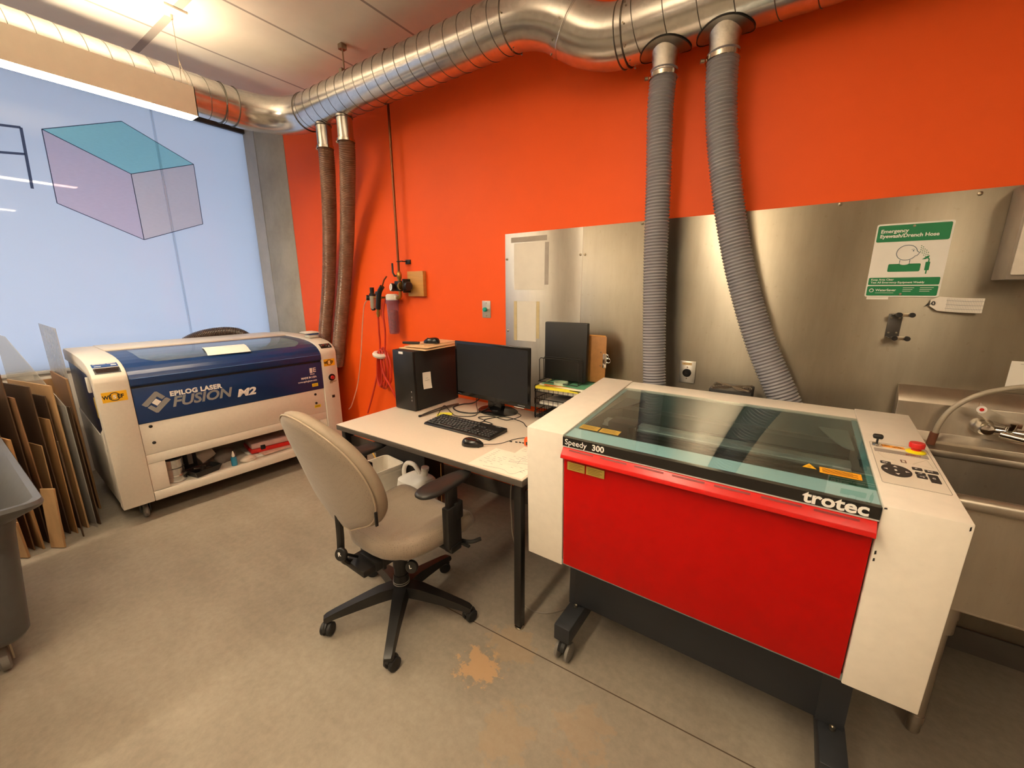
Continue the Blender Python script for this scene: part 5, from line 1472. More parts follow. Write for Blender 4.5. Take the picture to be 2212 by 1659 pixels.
# monitor
mo = thing('monitor', 'black flat screen monitor on a round stand, switched off', 'monitor', (-1.43, 1.93, ZD))
MM = Matrix.Translation((-1.425, 1.885, 0)) @ Matrix.Rotation(-0.06, 4, 'Z')
gb = pm('gloss_black_plastic', '#0E0E0F', 0.15, 0, 0.1)
MB().box(-0.290, 0.290, -0.012, 0.0, 0.815, 1.163, 0.005, MM).box(-0.26, 0.26, 0.0, 0.035, 0.84, 1.14, 0.018, MM).build('frame', gb, mo)
MB().box(-0.273, 0.273, -0.0128, -0.0115, 0.842, 1.147, 0, MM).build('screen', pm('dark_screen', '#15161A', 0.45, 0, 0.0), mo)
MB().box(0.205, 0.255, -0.0132, -0.0118, 0.826, 0.8285, 0, MM).build('control_mark', M['grey_print'], mo)
MB().box(-0.272, -0.245, -0.0132, -0.0118, 0.826, 0.8285, 0, MM).build('maker_mark', M['grey_print'], mo)
MB().box(0.18, 0.25, -0.0135, -0.012, 0.8125, 0.8155, 0, MM).build('white_label', M['white_print'], mo)
bs = MB().lathe([(0.0, 0), (1.0, 0.0), (1.0, 0.004), (0.93, 0.010), (0.45, 0.016), (0.40, 0.020), (0.0, 0.020)], 40, Matrix.Translation((-1.425, 1.945, ZD)) @ Matrix.Diagonal((0.135, 0.10, 1, 1)), False).build('stand_base', gb, mo)
MB().box(-0.055, 0.055, 0.02, 0.065, ZD + 0.018, 0.87, 0.012, MM).build('stand_neck', gb, mo)

# keyboard
kb = thing('keyboard', 'black keyboard in front of the monitor', 'keyboard', (-1.39, 1.585, ZD))
KB = Matrix.Translation((-1.390, 1.588, ZD)) @ Matrix.Rotation(-0.005, 4, 'Z')
MB().prism([(-0.080, 0.0), (0.078, 0.0), (0.078, 0.022), (0.060, 0.023), (-0.072, 0.012), (-0.080, 0.008)], -0.232, 0.232, 'yzx', 0.003, KB).build('case', M['black_plastic'], kb)
kz = lambda y: 0.0125 + (y + 0.072) * (0.0105 / 0.132)
kmat = pm('key_black', '#222121', 0.4)
kl = M['grey_print']
rows = [(-0.058, [(1.4, 1), (1.2, 1), (1.2, 1), (5.6, 1), (1.2, 1), (1.2, 1), (1.2, 1), (1.4, 1)]), (-0.038, [(2.2, 1)] + [(1, 1)] * 10 + [(2.2, 1)]), (-0.018, [(1.8, 1)] + [(1, 1)] * 11 + [(1.6, 1)]), (0.002, [(1.5, 1)] + [(1, 1)] * 12 + [(0.9, 1)]), (0.022, [(1, 1)] * 13 + [(1.4, 1)]), (0.046, [(1, 1)] * 14)]
nk = 0
for y, ks in rows:
    tot = sum(k[0] for k in ks)
    x = -0.222
    un = 0.300 / tot
    for wk, _ in ks:
        ww = wk * un
        MB().box(x + 0.0012, x + ww - 0.0012, y - 0.0083, y + 0.0083, kz(y) - 0.003, kz(y) + 0.006, 0.002, KB, 1).build('key', kmat, kb)
        x += ww
        nk += 1
for y in (-0.058, -0.038, -0.018, 0.002, 0.022):
    for i in range(3 + (0 if y in (0.002,) else 0)):
        if y in (-0.038, -0.018, 0.002) and y != -0.038 and i != 1 and y == -0.018:
            continue
        x = 0.092 + i * 0.0195
        if y == 0.002: continue
        MB().box(x - 0.0085, x + 0.0085, y - 0.0083, y + 0.0083, kz(y) - 0.003, kz(y) + 0.006, 0.002, KB, 1).build('key', kmat, kb)
        nk += 1
    for i in range(4 if nk < 97 else 3):
        x = 0.158 + i * 0.0195
        if nk >= 100: break
        MB().box(x - 0.0085, x + 0.0085, y - 0.0083, y + 0.0083, kz(y) - 0.003, kz(y) + 0.006, 0.002, KB, 1).build('key', kmat, kb)
        nk += 1
leg = MB()
for y, ks in rows:
    tot = sum(k[0] for k in ks); x = -0.222; un = 0.300 / tot
    for wk, _ in ks:
        leg.box(x + 0.005, x + 0.010, y + 0.001, y + 0.005, kz(y) + 0.0055, kz(y) + 0.0064, 0, KB)
        x += wk * un
tag(leg.build('key_print', kl, kb), kind='stuff')
MB().box(0.165, 0.198, 0.0615, 0.0645, 0.0222, 0.0236, 0, KB).build('maker_mark', kl, kb)
mouse('black corded mouse beside the keyboard on the desk', (-1.190, 1.415, ZD), -1.25, [(-1.138, 1.432, ZD + 0.012), (-1.09, 1.50, ZD + 0.004), (-1.06, 1.60, ZD + 0.003), (-1.00, 1.66, ZD + 0.003), (-0.90, 1.665, ZD + 0.003), (-0.80, 1.60, ZD + 0.003)], True)
# cables on the desk
cab = M['black_plastic']
def cable(label, pts, r=0.0025):
    o = MB().tube(spline([(x, y, ZD + z) for x, y, z in pts], 8), r, 7).build('cable', cab)
    tag(o, label, 'cable', 'black cables on the desk')
cable('thick black cable looping behind the keyboard beside the monitor stand', [(-1.58, 2.03, 0.10), (-1.63, 1.98, 0.02), (-1.70, 1.93, 0.005), (-1.70, 1.84, 0.005), (-1.60, 1.79, 0.005), (-1.50, 1.83, 0.006), (-1.47, 1.92, 0.03), (-1.50, 2.0, 0.10)], 0.004)
cable('thin black cable from the keyboard looping past the tongs', [(-1.66, 1.66, 0.010), (-1.70, 1.74, 0.03), (-1.73, 1.80, 0.02), (-1.65, 1.76, 0.004), (-1.56, 1.72, 0.004), (-1.48, 1.80, 0.004), (-1.60, 1.95, 0.02), (-1.66, 2.03, 0.08)])
cable('thin black cable curving between the keyboard and the monitor base', [(-1.36, 1.672, 0.012), (-1.37, 1.74, 0.004), (-1.44, 1.77, 0.004), (-1.38, 1.83, 0.004), (-1.27, 1.82, 0.004), (-1.20, 1.86, 0.03), (-1.28, 1.92, 0.025)])
cable('thin black cable running from the keyboard to the right behind the mouse', [(-1.30, 1.672, 0.012), (-1.30, 1.72, 0.004), (-1.38, 1.75, 0.004), (-1.32, 1.86, 0.004), (-1.18, 1.84, 0.004), (-1.10, 1.78, 0.004), (-0.98, 1.80, 0.004), (-0.80, 1.84, 0.004)])
tgs = thing('metal_tongs', 'long grey metal tongs lying beside the computer tower', 'tongs', (-1.735, 1.75, ZD))
dkm = pm('tongs_steel', '#6E6862', 0.3, 0.8)
for s in (-1, 1):
    MB().tube(spline([(-1.742 + s * 0.001, 1.592, ZD + 0.005), (-1.738 + s * 0.010, 1.66, ZD + 0.008), (-1.735 + s * 0.013, 1.78, ZD + 0.010), (-1.730 + s * 0.003, 1.92, ZD + 0.006)], 6), 0.0045, 8).build('arm', dkm, tgs)
MB().box(-1.748, -1.735, 1.585, 1.602, ZD + 0.0, ZD + 0.012, 0.002).build('tip', M['black_plastic'], tgs)
sn = thing('sticky_notes', 'bright yellow sticky notes behind the keyboard', 'note', (-1.655, 1.70, ZD))
MB().box(-0.042, 0.042, -0.038, 0.038, 0.0005, 0.004, 0, Matrix.Translation((-1.645, 1.705, ZD)) @ Matrix.Rotation(0.5, 4, 'Z')).build('note_pad', pm('sticky_yellow', '#E8DE3A', 0.8, 0, 0.03), sn)
MB().grid(lambda u, v: (-1.690 + 0.07 * u, 1.675 + 0.05 * v - 0.03 * u, ZD + 0.0045 + 0.010 * v * u), 5, 5).build('loose_note', pm('sticky_yellow_light', '#EFE75A', 0.8, 0, 0.03), sn)
# papers at the front right corner
def sheet_at(label, x0, x1, y0, y1, z, rz, seed):
    rd = random.Random(seed)
    t = thing('paper_sheet', label, 'paper', ((x0 + x1) / 2, (y0 + y1) / 2, ZD), 0, 'drawn papers at the corner of the desk')
    Mx = Matrix.Translation(((x0 + x1) / 2, (y0 + y1) / 2, ZD + z)) @ Matrix.Rotation(rz, 4, 'Z')
    w, h = x1 - x0, y1 - y0
    MB().box(-w / 2, w / 2, -h / 2, h / 2, 0, 0.0008, 0, Mx).build('sheet', pm('paper_warm', '#EDE3D2', 0.85, 0, 0.05, 12), t)
    q = MB()
    for i in range(9):
        y = h * 0.42 - i * h * 0.085
        x = -w * 0.42
        while x < w * 0.40:
            L = rd.uniform(0.008, 0.03)
            if rd.random() < 0.6:
                q.box(x, min(x + L, w * 0.44), y, y + 0.0014, 0.0009, 0.0013, 0, Mx)
            x += L + rd.uniform(0.006, 0.02)
    tag(q.build('handwriting', M['grey_print'], t), kind='stuff')
    c = MB()
    P = [(rd.uniform(-w * 0.45, w * 0.45), rd.uniform(-h * 0.45, -h * 0.1)) for _ in range(6)]
    c.tube([Mx @ v for v in spline([Vector((a, b, 0.0012)) for a, b in P], 8)], 0.0006, 4)
    c.build('pencil_line', M['grey_print'], t)
sheet_at('white paper with handwriting overhanging the front right corner of the desk', -1.075, -0.800, 1.245, 1.450, 0.0004, 0.0, 3)
sheet_at('white paper under the other one, nearest the red cutter', -0.965, -0.795, 1.330, 1.545, 0.0014, 0.06, 5)
oc = thing('tape_cutter', 'orange plastic cutter half hidden behind the white side of the red cutter', 'cutter', (-0.955, 1.56, ZD))
OM = Matrix.Translation((-0.968, 1.555, ZD)) @ Matrix.Rotation(0.3, 4, 'Z')
MB().box(-0.012, 0.04, -0.018, 0.018, 0.003, 0.045, 0.010, OM).build('orange_shell', pm('orange_plastic', '#EE5A1C', 0.4), oc)
MB().box(0.0, 0.03, -0.0185, -0.0175, 0.012, 0.028, 0, OM).build('black_insert', M['black_plastic'], oc)
for i, (x, y) in enumerate(((-1.062, 1.556), (-1.035, 1.565), (-1.018, 1.572), (-1.000, 1.574))):
    o = MB().box(x - 0.006, x + 0.006, y - 0.003, y + 0.003, ZD + 0.0003, ZD + 0.005, 0.001).build('metal_clip', M['black_metal'])
    tag(o, ('single black clip nearest the mouse on the desk', 'second black clip in the short row near the drawn papers', 'third black clip in the short row near the drawn papers', 'black clip at the right end of the short row near the drawn papers')[i], 'clip', 'small black clips on the desk')

# letter trays and file sorter
lt = thing('letter_tray', 'black mesh letter tray stack filled with papers beside the monitor', 'letter tray', (-0.98, 2.03, ZD))
TX0, TX1, TY0, TY1 = -1.165, -0.800, 1.955, 2.185
wm = M['black_metal']
for i, z in enumerate((ZD + 0.01, ZD + 0.085, ZD + 0.16)):
    b = MB().box(TX0, TX1, TY0, TY1, z, z + 0.003)
    for y in (TY0, TY1):
        b.tube([(TX0, y, z + 0.035), (TX1, y, z + 0.035)], 0.003, 6)
    for x in (TX0, TX1):
        b.tube([(x, TY0, z + 0.035), (x, TY1, z + 0.035)], 0.003, 6)
    for k in range(13):
        x = TX0 + (TX1 - TX0) * k / 12
        b.tube([(x, TY0, z), (x, TY0, z + 0.035)], 0.0015, 5)
    for k in range(9):
        y = TY0 + (TY1 - TY0) * k / 8
        b.tube([(TX0, y, z), (TX0, y, z + 0.035)], 0.0015, 5)
    b.build('tray', wm, lt)
for x in (TX0, TX1):
    for y in (TY0 + 0.01, TY1 - 0.01):
        MB().tube([(x, y, ZD), (x, y, ZD + 0.20)], 0.004, 8).build('post', wm, lt)
cols = [('#E9E2D2', 'white paper pile in the top letter tray'), ('#E8DC3C', 'yellow paper pile in the top letter tray, below the green sheets'), ('#F0EADC', 'cream paper pile in the top letter tray'), ('#3E8C66', 'green printed sheet on top of the letter tray'), ('#E4D25A', 'pale yellow paper pile in the middle letter tray')]
zz = ZD + 0.1635
for i, (hx, lb, th2, rz, sx) in enumerate((('#EDE6D8', 'white paper pile at the bottom of the top letter tray', 0.020, 0.0, 0.165), ('#E8DC3C', 'bright yellow papers jutting out of the top letter tray', 0.014, 0.06, 0.175), ('#F0EADC', 'cream sheets above the yellow papers in the letter tray', 0.008, -0.08, 0.155), ('#D8853A', 'orange card near the top of the letter tray pile', 0.003, 0.1, 0.13), ('#5FA37E', 'green printed sheet on top of the letter tray pile', 0.002, -0.05, 0.14))):
    o = MB().box(-sx, sx, -0.10 - (0.015 if i == 1 else 0), 0.09, 0, th2, 0, Matrix.Translation((-0.985, 2.065, zz)) @ Matrix.Rotation(rz, 4, 'Z')).build('paper_pile', pm('paper_%s' % lb.split()[0], hx, 0.8, 0, 0.04))
    tag(o, lb, 'paper', 'papers in the letter tray')
    zz += th2 + 0.0004
o = MB().box(-1.14, -0.82, 1.965, 2.17, ZD + 0.0885, ZD + 0.10).build('paper_pile', M['paper'])
tag(o, 'papers in the middle letter tray', 'paper', 'papers in the letter tray')
rb = thing('tape_roll', 'clear tape roll lying on the green sheet in the letter tray', 'tape', (-1.02, 2.0, zz))
MB().lathe([(0.030, 0), (0.042, 0), (0.042, 0.014), (0.030, 0.014), (0.030, 0)], 28, Matrix.Translation((-1.02, 2.0, zz)), False).build('roll', pm('pale_tape', '#BFD0B4', 0.25), rb)
fs = thing('file_sorter', 'black wire file sorter standing on the letter trays', 'file sorter', (-1.0, 2.06, ZD + 0.21))
ZF = ZD + 0.222
SX0, SX1 = -1.150, -0.905
for i, y in enumerate((1.985, 2.035, 2.085, 2.135)):
    h_ = 0.135 - 0.0 * i
    MB().tube([(SX0, y, ZF), (SX0, y - 0.006, ZF + h_ - 0.01), (SX0 + 0.008, y - 0.006, ZF + h_), (SX1 - 0.008, y - 0.006, ZF + h_), (SX1, y - 0.006, ZF + h_ - 0.01), (SX1, y, ZF)], 0.0024, 7).build('divider', wm, fs)
MB().tube([(SX0, 1.97, ZF), (SX1, 1.97, ZF), (SX1, 2.15, ZF), (SX0, 2.15, ZF)], 0.0026, 7, closed=True).tube([(SX0 + 0.06, 1.97, ZF), (SX0 + 0.06, 2.15, ZF)], 0.002, 6).tube([(SX1 - 0.06, 1.97, ZF), (SX1 - 0.06, 2.15, ZF)], 0.002, 6).build('base_frame', wm, fs)
bd_ = thing('binder', 'large black binder standing in the wire file sorter', 'binder', (-1.02, 2.06, ZF))
MB().box(-1.152, -0.888, 2.040, 2.072, ZF + 0.004, ZF + 0.335, 0.006).build('cover', pm('binder_black', '#171615', 0.5, 0, 0.1, 60, 0.03), bd_)
cb = thing('clipboard', 'brown clipboard standing behind the black binder', 'clipboard', (-0.88, 2.11, ZF))
MB().box(-1.10, -0.802, 2.105, 2.110, ZF + 0.003, ZF + 0.262, 0.002).build('board', pm('hardboard', '#A0703C', 0.5, 0, 0.1, 50), cb)
MB().box(-1.09, -0.812, 2.1105, 2.114, ZF + 0.006, ZF + 0.268, 0.001).build('tan_sheets', pm('manila', '#D79A4A', 0.7), cb)
MB().tube(ring((-0.787, 2.104, ZF + 0.132), (0, 1, 0), 0.012, n=20), 0.0028, 8, closed=True).tube(ring((-0.797, 2.104, ZF + 0.155), (0, 1, 0), 0.010, n=20), 0.0028, 8, closed=True).box(-0.818, -0.795, 2.098, 2.104, ZF + 0.09, ZF + 0.17, 0.003).build('clip', M['chrome'], cb)
for z in (0.10, 0.175):
    MB().lathe([(0.005, 0), (0.003, 0.002), (0, 0.002)], 12, frame((-0.832, 2.105, ZF + z), (1, 0, 0), (0, 0, 1)), False).build('rivet', M['chrome'], cb)

# ------------------------------------------------------------------ under the desk
bk = thing('square_bucket', 'empty white square plastic bucket under the desk', 'bucket', (-2.24, 1.66, 0))
BMx = Matrix.Translation((-2.245, 1.665, 0)) @ Matrix.Rotation(-0.12, 4, 'Z')
def sq(r, h, rc, n=6):
    P = []
    for a0 in range(4):
        cx = (r - rc) * (1 if a0 in (0, 3) else -1)
        cy = (r - rc) * (1 if a0 in (0, 1) else -1)
        for k in range(n + 1):
            a = (a0 + k / n) * PI / 2
            P.append((cx + rc * math.cos(a), cy + rc * math.sin(a), h))
    return P
lev = [sq(0.09, 0.002, 0.03), sq(0.112, 0.235, 0.032), sq(0.119, 0.236, 0.034), sq(0.119, 0.250, 0.034), sq(0.113, 0.251, 0.032), sq(0.115, 0.266, 0.032), sq(0.120, 0.267, 0.034), sq(0.120, 0.283, 0.034), sq(0.113, 0.283, 0.031), sq(0.108, 0.235, 0.03), sq(0.088, 0.008, 0.028)]
n = len(lev[0])
vs = [p for l in lev for p in l]
fs_ = [tuple(range(n - 1, -1, -1)), tuple(range((len(lev) - 1) * n, len(lev) * n))]
for i in range(len(lev) - 1):
    for k in range(n):
        fs_.append((i * n + k, i * n + (k + 1) % n, (i + 1) * n + (k + 1) % n, (i + 1) * n + k))
MB().add(vs, fs_, BMx).build('bucket_body', pm('bucket_white', '#F3ECDE', 0.45, 0, 0.04), bk)
jg = thing('plastic_jug', 'white plastic jug with a hollow handle under the desk', 'jug', (-1.87, 1.68, 0))
JM = Matrix.Translation((-1.88, 1.66, 0))
jw = pm('jug_white', '#F3EEE4', 0.4, 0, 0.03)
lev = []
for h_, r_, s_ in ((0.002, 0.085, 0.95), (0.02, 0.098, 1.0), (0.22, 0.10, 1.0), (0.27, 0.095, 0.95), (0.30, 0.075, 0.72), (0.315, 0.05, 0.5)):
    lev.append([(r_ * 1.25 * math.copysign(abs(math.cos(a)) ** 0.6, math.cos(a)) + (0.03 if h_ > 0.28 else 0), r_ * s_ * math.copysign(abs(math.sin(a)) ** 0.6, math.sin(a)), h_) for a in [2 * PI * k / 32 for k in range(32)]])
n = 32
vs = [p for l in lev for p in l]
fs_ = [tuple(range(n - 1, -1, -1)), tuple(range((len(lev) - 1) * n, len(lev) * n))]
for i in range(len(lev) - 1):
    for k in range(n):
        fs_.append((i * n + k, i * n + (k + 1) % n, (i + 1) * n + (k + 1) % n, (i + 1) * n + k))
jb = MB().add(vs, fs_, JM)
jb.cyl((0.068, 0, 0.29), (0.082, 0, 0.352), 0.024, 0.021, M=JM)
jb.build('jug_body', jw, jg)
MB().tube([JM @ v for v in spline([Vector((-0.115, 0, 0.23)), Vector((-0.118, 0, 0.30)), Vector((-0.085, 0, 0.358)), Vector((-0.02, 0, 0.365)), Vector((0.02, 0, 0.33)), Vector((0.045, 0, 0.285))], 6)], 0.0145, 12).build('jug_handle', jw, jg)
MB().cyl((0.082, 0, 0.352), (0.086, 0, 0.372), 0.025, n=24, M=JM).build('jug_cap', M['white_plastic'], jg)
text('7L', 0.035, frame((-1.85, 1.66 - 0.102, 0.20), (1, 0, 0), (0, 0, 1)), M['ink_black'], jg, bold=0.0003, shear=0.2)
st_ = thing('wooden_stick', 'thin wooden stick poking up behind the jug under the desk', 'stick', (-1.73, 1.72, 0.30))
sb = thing('storage_box', 'dark box standing against the wall under the desk', 'box', (-2.2, 1.89, 0))
MB().box(-2.48, -1.95, 1.80, 1.975, 0.0, 0.40, 0.006).build('box_body', M['black_matte'], sb)
MB().box(-2.49, -1.94, 1.79, 1.98, 0.40, 0.43, 0.004).build('box_lid', M['black_plastic'], sb)
MB().cyl((-1.745, 1.74, 0.02), (-1.715, 1.72, 0.395), 0.003, n=8).build('stick', pm('stick_wood', '#C79A55', 0.6), st_)
yc = MB().tube(spline([(-2.62, 1.80, 0.006), (-2.56, 1.77, 0.22), (-2.48, 1.775, 0.27), (-2.38, 1.78, 0.10), (-2.20, 1.785, 0.02), (-2.085, 1.77, 0.20), (-2.06, 1.72, 0.12), (-2.05, 1.70, 0.006), (-1.98, 1.775, 0.006)], 8), 0.0045, 8).build('yellow_cable', pm('yellow_cord', '#D9A43A', 0.5))
tag(yc, 'yellow power cord trailing behind the square bucket under the desk', 'cable')
gc = MB().tube(spline([(-1.02, 1.95, 0.70), (-1.03, 1.55, 0.60), (-1.02, 1.50, 0.32), (-1.00, 1.50, 0.20), (-0.93, 1.42, 0.03), (-0.84, 1.38, 0.005), (-0.74, 1.42, 0.005), (-0.62, 1.60, 0.005), (-0.55, 1.80, 0.006)], 8), 0.0035, 8).build('grey_cable', pm('grey_cord', '#7E7468', 0.5))
tag(gc, 'grey cord hanging under the desk and running behind the leg to the red cutter', 'cable')

# ------------------------------------------------------------------ office chair
def build_chair():
    t = thing('office_chair', 'beige fabric office chair on a black five-star base at the desk', 'chair', (-1.335, 1.05, 0), -0.05)
    K = dict(parent=t, world=False)
    def fabric(name, hexc, sc):
        f = NT(name)
        mp = f.coord((1, 1, 1))
        v = f.n('ShaderNodeTexVoronoi')
        v.inputs['Scale'].default_value = sc
        v.inputs['Randomness'].default_value = 0.35
        f.l(mp, 'Vector', v, 'Vector')
        c = lin(hexc)
        r = f.ramp(v, 'Distance', [(0.12, tuple(x * 0.66 for x in c[:3])), (0.30, c)])
        nz = f.noise(6, 3, mp)
        r2 = f.ramp(nz, 'Fac', [(0.3, (0.93, 0.92, 0.91)), (0.7, (1.03, 1.03, 1.02))])
        m = f.mix(1.0, (r, 0), (r2, 0), 'MULTIPLY')
        f.l(m, 2, f.b, 'Base Color')
        f.b.inputs['Roughness'].default_value = 0.75
        f.b.inputs['Sheen Weight'].default_value = 0.2
        f.bump(v, 'Distance', 0.35, 0.002)
        return f.m
    fab = fabric('dimpled_beige_fabric', '#8F7F6E', 125)
    rim = pm('beige_rim', '#93836F', 0.7, 0, 0.05, 60, 0.05)
    # backrest: outline in width / height, reclined and wrapped
    hw = [(0.0, 0.055), (0.025, 0.10), (0.07, 0.185), (0.13, 0.232), (0.20, 0.250), (0.28, 0.248), (0.35, 0.228), (0.41, 0.190), (0.455, 0.135), (0.485, 0.075), (0.497, 0.02)]
    def half(tt):
        for (a, wa), (b, wb) in zip(hw, hw[1:]):
            if tt <= b:
                return wa + (wb - wa) * (tt - a) / (b - a)
        return hw[-1][1]
    def outline():
        P = [(half(a), a) for a, _ in hw]
        dense = []
        pts = [Vector((w, a, 0)) for w, a in P]
        dense = spline(pts, 4)
        R_ = [(p.x, p.y) for p in dense]
        L_ = [(-x, y) for x, y in R_[::-1]]
        return R_ + L_
    OUT = outline()
    TILT = 0.30
    def B(s, tt, d):
        """d: + towards the sitter"""
        y = -0.225 - TILT * tt + 0.55 * s * s * 1.0 + d - 0.25 * (tt - 0.25) ** 2
        return (s - 0.035, y, 0.548 + tt)
    cen = (0.0, 0.24)
    def shell(levels):
        n = len(OUT)
        vs, fs = [], []
        for sc, d in levels:
            for x, y in OUT:
                vs.append(B(cen[0] + (x - cen[0]) * sc, cen[1] + (y - cen[1]) * sc, d))
        for i in range(len(levels) - 1):
            for k in range(n):
                l = (k + 1) % n
                fs.append((i * n + k, i * n + l, (i + 1) * n + l, (i + 1) * n + k))
        fs.append(tuple(range(n)))
        fs.append(tuple((len(levels) - 1) * n + k for k in range(n))[::-1])
        return MB().add(vs, fs)
    bk = shell([(0.12, -0.010), (0.5, -0.008), (0.85, -0.003), (0.975, 0.004), (0.995, 0.010), (0.97, 0.016)]).build('back_shell', fab, **K, sharp=60)
    ft = shell([(0.90, 0.010), (1.0, 0.014), (1.035, 0.026), (1.035, 0.044), (1.0, 0.062), (0.90, 0.072), (0.6, 0.078), (0.15, 0.080)]).build('back_cushion', rim, **K, sharp=60)
    MB().tube([B(x * 1.005, cen[1] + (y - cen[1]) * 1.005, 0.009) for x, y in OUT], 0.0035, 7, closed=True).build('piping', pm('piping_beige', '#A8957F', 0.7), bk, world=False)
    MB().box(0.232, 0.240, -0.296, -0.285, 0.66, 0.715, 0.002, Matrix.Translation((0.003, 0.037, 0))).build('side_tab', M['black_plastic'], bk, world=False)
    # seat
    def seat_levels():
        so = []
        for k in range(48):
            a = 2 * PI * k / 48
            c, s = math.cos(a), math.sin(a)
            e = 0.62
            x = 0.240 * math.copysign(abs(c) ** e, c)
            y = 0.25 * math.copysign(abs(s) ** e, s)
            x *= 1.0 - 0.12 * max(0, -y / 0.25) + 0.12 * max(0, y / 0.25)
            so.append((x, y + 0.075))
        return so
    SO = seat_levels()
    def seat(levels):
        n = len(SO)
        vs, fs = [], []
        for sc, z, warp in levels:
            for x, y in SO:
                X, Y = x * sc, 0.075 + (y - 0.075) * sc
                zz = z + warp * (0.9 * X * X * 0.6 - 2.2 * max(0, Y - 0.20) ** 2 * 3.0 + 0.02 * (Y < -0.1))
                vs.append((X, Y, zz))
        for i in range(len(levels) - 1):
            for k in range(n):
                l = (k + 1) % n
                fs.append((i * n + k, i * n + l, (i + 1) * n + l, (i + 1) * n + k))
        fs.append(tuple(range(n)))
        fs.append(tuple((len(levels) - 1) * n + k for k in range(n)))
        return MB().add(vs, fs)
    st = seat([(0.80, 0.385, 0.3), (0.92, 0.390, 0.4), (0.985, 0.405, 0.5), (1.0, 0.425, 0.7), (0.985, 0.448, 0.9), (0.93, 0.463, 1), (0.80, 0.470, 1), (0.55, 0.468, 1), (0.2, 0.466, 1)]).build('seat', fab, **K, sharp=60)
    MB().prism([(-0.08, 0.372), (0.24, 0.380), (0.24, 0.386), (-0.08, 0.386)], -0.15, 0.15, 'yzx', 0.004).build('seat_pan', M['black_plastic'], **K)
    # under-seat mechanism, back bar, column
    mech = MB().box(-0.06, 0.06, -0.16, 0.12, 0.328, 0.372, 0.006).box(-0.085, 0.055, -0.215, -0.13, 0.330, 0.362, 0.006).box(-0.10, 0.07, -0.13, -0.115, 0.325, 0.378, 0.004).build('mechanism', M['black_metal'], **K)
    MB().tube(spline([(-0.05, -0.15, 0.345), (-0.058, -0.205, 0.352), (-0.060, -0.236, 0.40), (-0.055, -0.236, 0.50), (-0.045, -0.240, 0.60)], 6), 0.015, 10).build('back_bar', M['black_plastic'], mech, world=False)
    MB().lathe([(0.030, 0.0), (0.030, 0.02), (0.0, 0.02)], 12, Matrix.Translation((0, -0.16, 0.32))).build('pivot', M['black_plastic'], mech, world=False)
    col = MB().lathe([(0.045, 0.10), (0.045, 0.135), (0.036, 0.14), (0.036, 0.17), (0.034, 0.20), (0.030, 0.20), (0.030, 0.24), (0.033, 0.24), (0.033, 0.325), (0.0, 0.325)], 28, None, True).build('gas_column', M['black_plastic'], **K)
    MB().tube([(0.0365 * math.cos(2 * PI * k / 24), 0.0365 * math.sin(2 * PI * k / 24), 0.165) for k in range(24)], 0.002, 6, closed=True).tube([(0.0365 * math.cos(2 * PI * k / 24), 0.0365 * math.sin(2 * PI * k / 24), 0.155) for k in range(24)], 0.002, 6, closed=True).build('column_ring', M['rubber_light'], col, world=False)
    # adjusting knobs with letters
    def knob(c, nrm, ch, stem):
        c, nrm = Vector(c), Vector(nrm).normalized()
        x = Vector((0, 0, 1)).cross(nrm).normalized()
        F = frame(c, x, nrm.cross(x))
        o = MB().lathe([(0.0, -0.012), (0.022, -0.012), (0.027, -0.006), (0.027, 0.004), (0.024, 0.008), (0.0, 0.008)], 28, F, False).tube([c - nrm * 0.01, Vector(stem)], 0.006, 8).build('adjuster_knob', M['black_plastic'], **K)
        text(ch, 0.022, F @ Matrix.Translation((-0.007, -0.007, 0.0085)) @ Matrix.Rotation(0.3, 4, 'Z'), M['white_print'], o, 'lettering', False, bold=0.0006)
    knob((-0.028, -0.255, 0.432), (0.35, -0.9, 0.25), 'R', (-0.04, -0.18, 0.372))
    knob((0.150, -0.050, 0.330), (0.45, -0.85, 0.3), 'L', (0.06, 0.0, 0.345))
    MB().tube(spline([(-0.09, -0.215, 0.385), (-0.075, -0.235, 0.44), (-0.065, -0.235, 0.50)], 5), 0.008, 8).build('height_lever', M['black_plastic'], **K)
    pd = MB().box(0.215, 0.300, 0.14, 0.155, 0.372, 0.384, 0.004).tube(spline([(0.215, 0.15, 0.378), (0.285, 0.17, 0.384), (0.31, 0.21, 0.388)], 4), 0.009, 8).build('seat_paddle', M['black_plastic'], **K)
    # arms
    for s in (-1, 1):
        X = 0.232 if s > 0 else -0.36
        pad = MB()
        def pf(u, v, X=X, s=s):
            a = 2 * PI * u
            ph = -PI / 2 + PI * v
            k = math.cos(ph) ** 0.5 if math.cos(ph) > 0 else 0
            yy = 0.150 * math.copysign(abs(math.sin(a)) ** 0.7, math.sin(a)) * k
            xx = (0.049 - 0.010 * yy / 0.150) * math.copysign(abs(math.cos(a)) ** 0.85, math.cos(a)) * k
            zz = 0.017 * math.copysign(abs(math.sin(ph)) ** 0.8, math.sin(ph))
            return (X + xx, 0.085 + yy, 0.684 + zz)
        pad.grid(pf, 36, 14, True)
        p = pad.build('arm_pad', pm('arm_pad_rubber', '#1F1E1D', 0.42, 0, 0.1, 60, 0.03), **K, sharp=60)
        X2 = X + 0.026 * s
        po = MB().box(X2 - 0.019, X2 + 0.019, 0.050, 0.128, 0.40, 0.59, 0.006).box(X2 - 0.011, X2 + 0.011, 0.062, 0.118, 0.58, 0.668, 0.004).box(X2 - 0.020, X2 + 0.020, 0.095, 0.140, 0.52, 0.60, 0.005).box(min(0.10 * s, X2), max(0.10 * s, X2) + 0.0, 0.065, 0.115, 0.378, 0.398, 0.004).box(X2 - 0.022, X2 + 0.022, 0.06, 0.12, 0.380, 0.412, 0.004)
        po.build('arm_post', M['black_plastic'], **K)
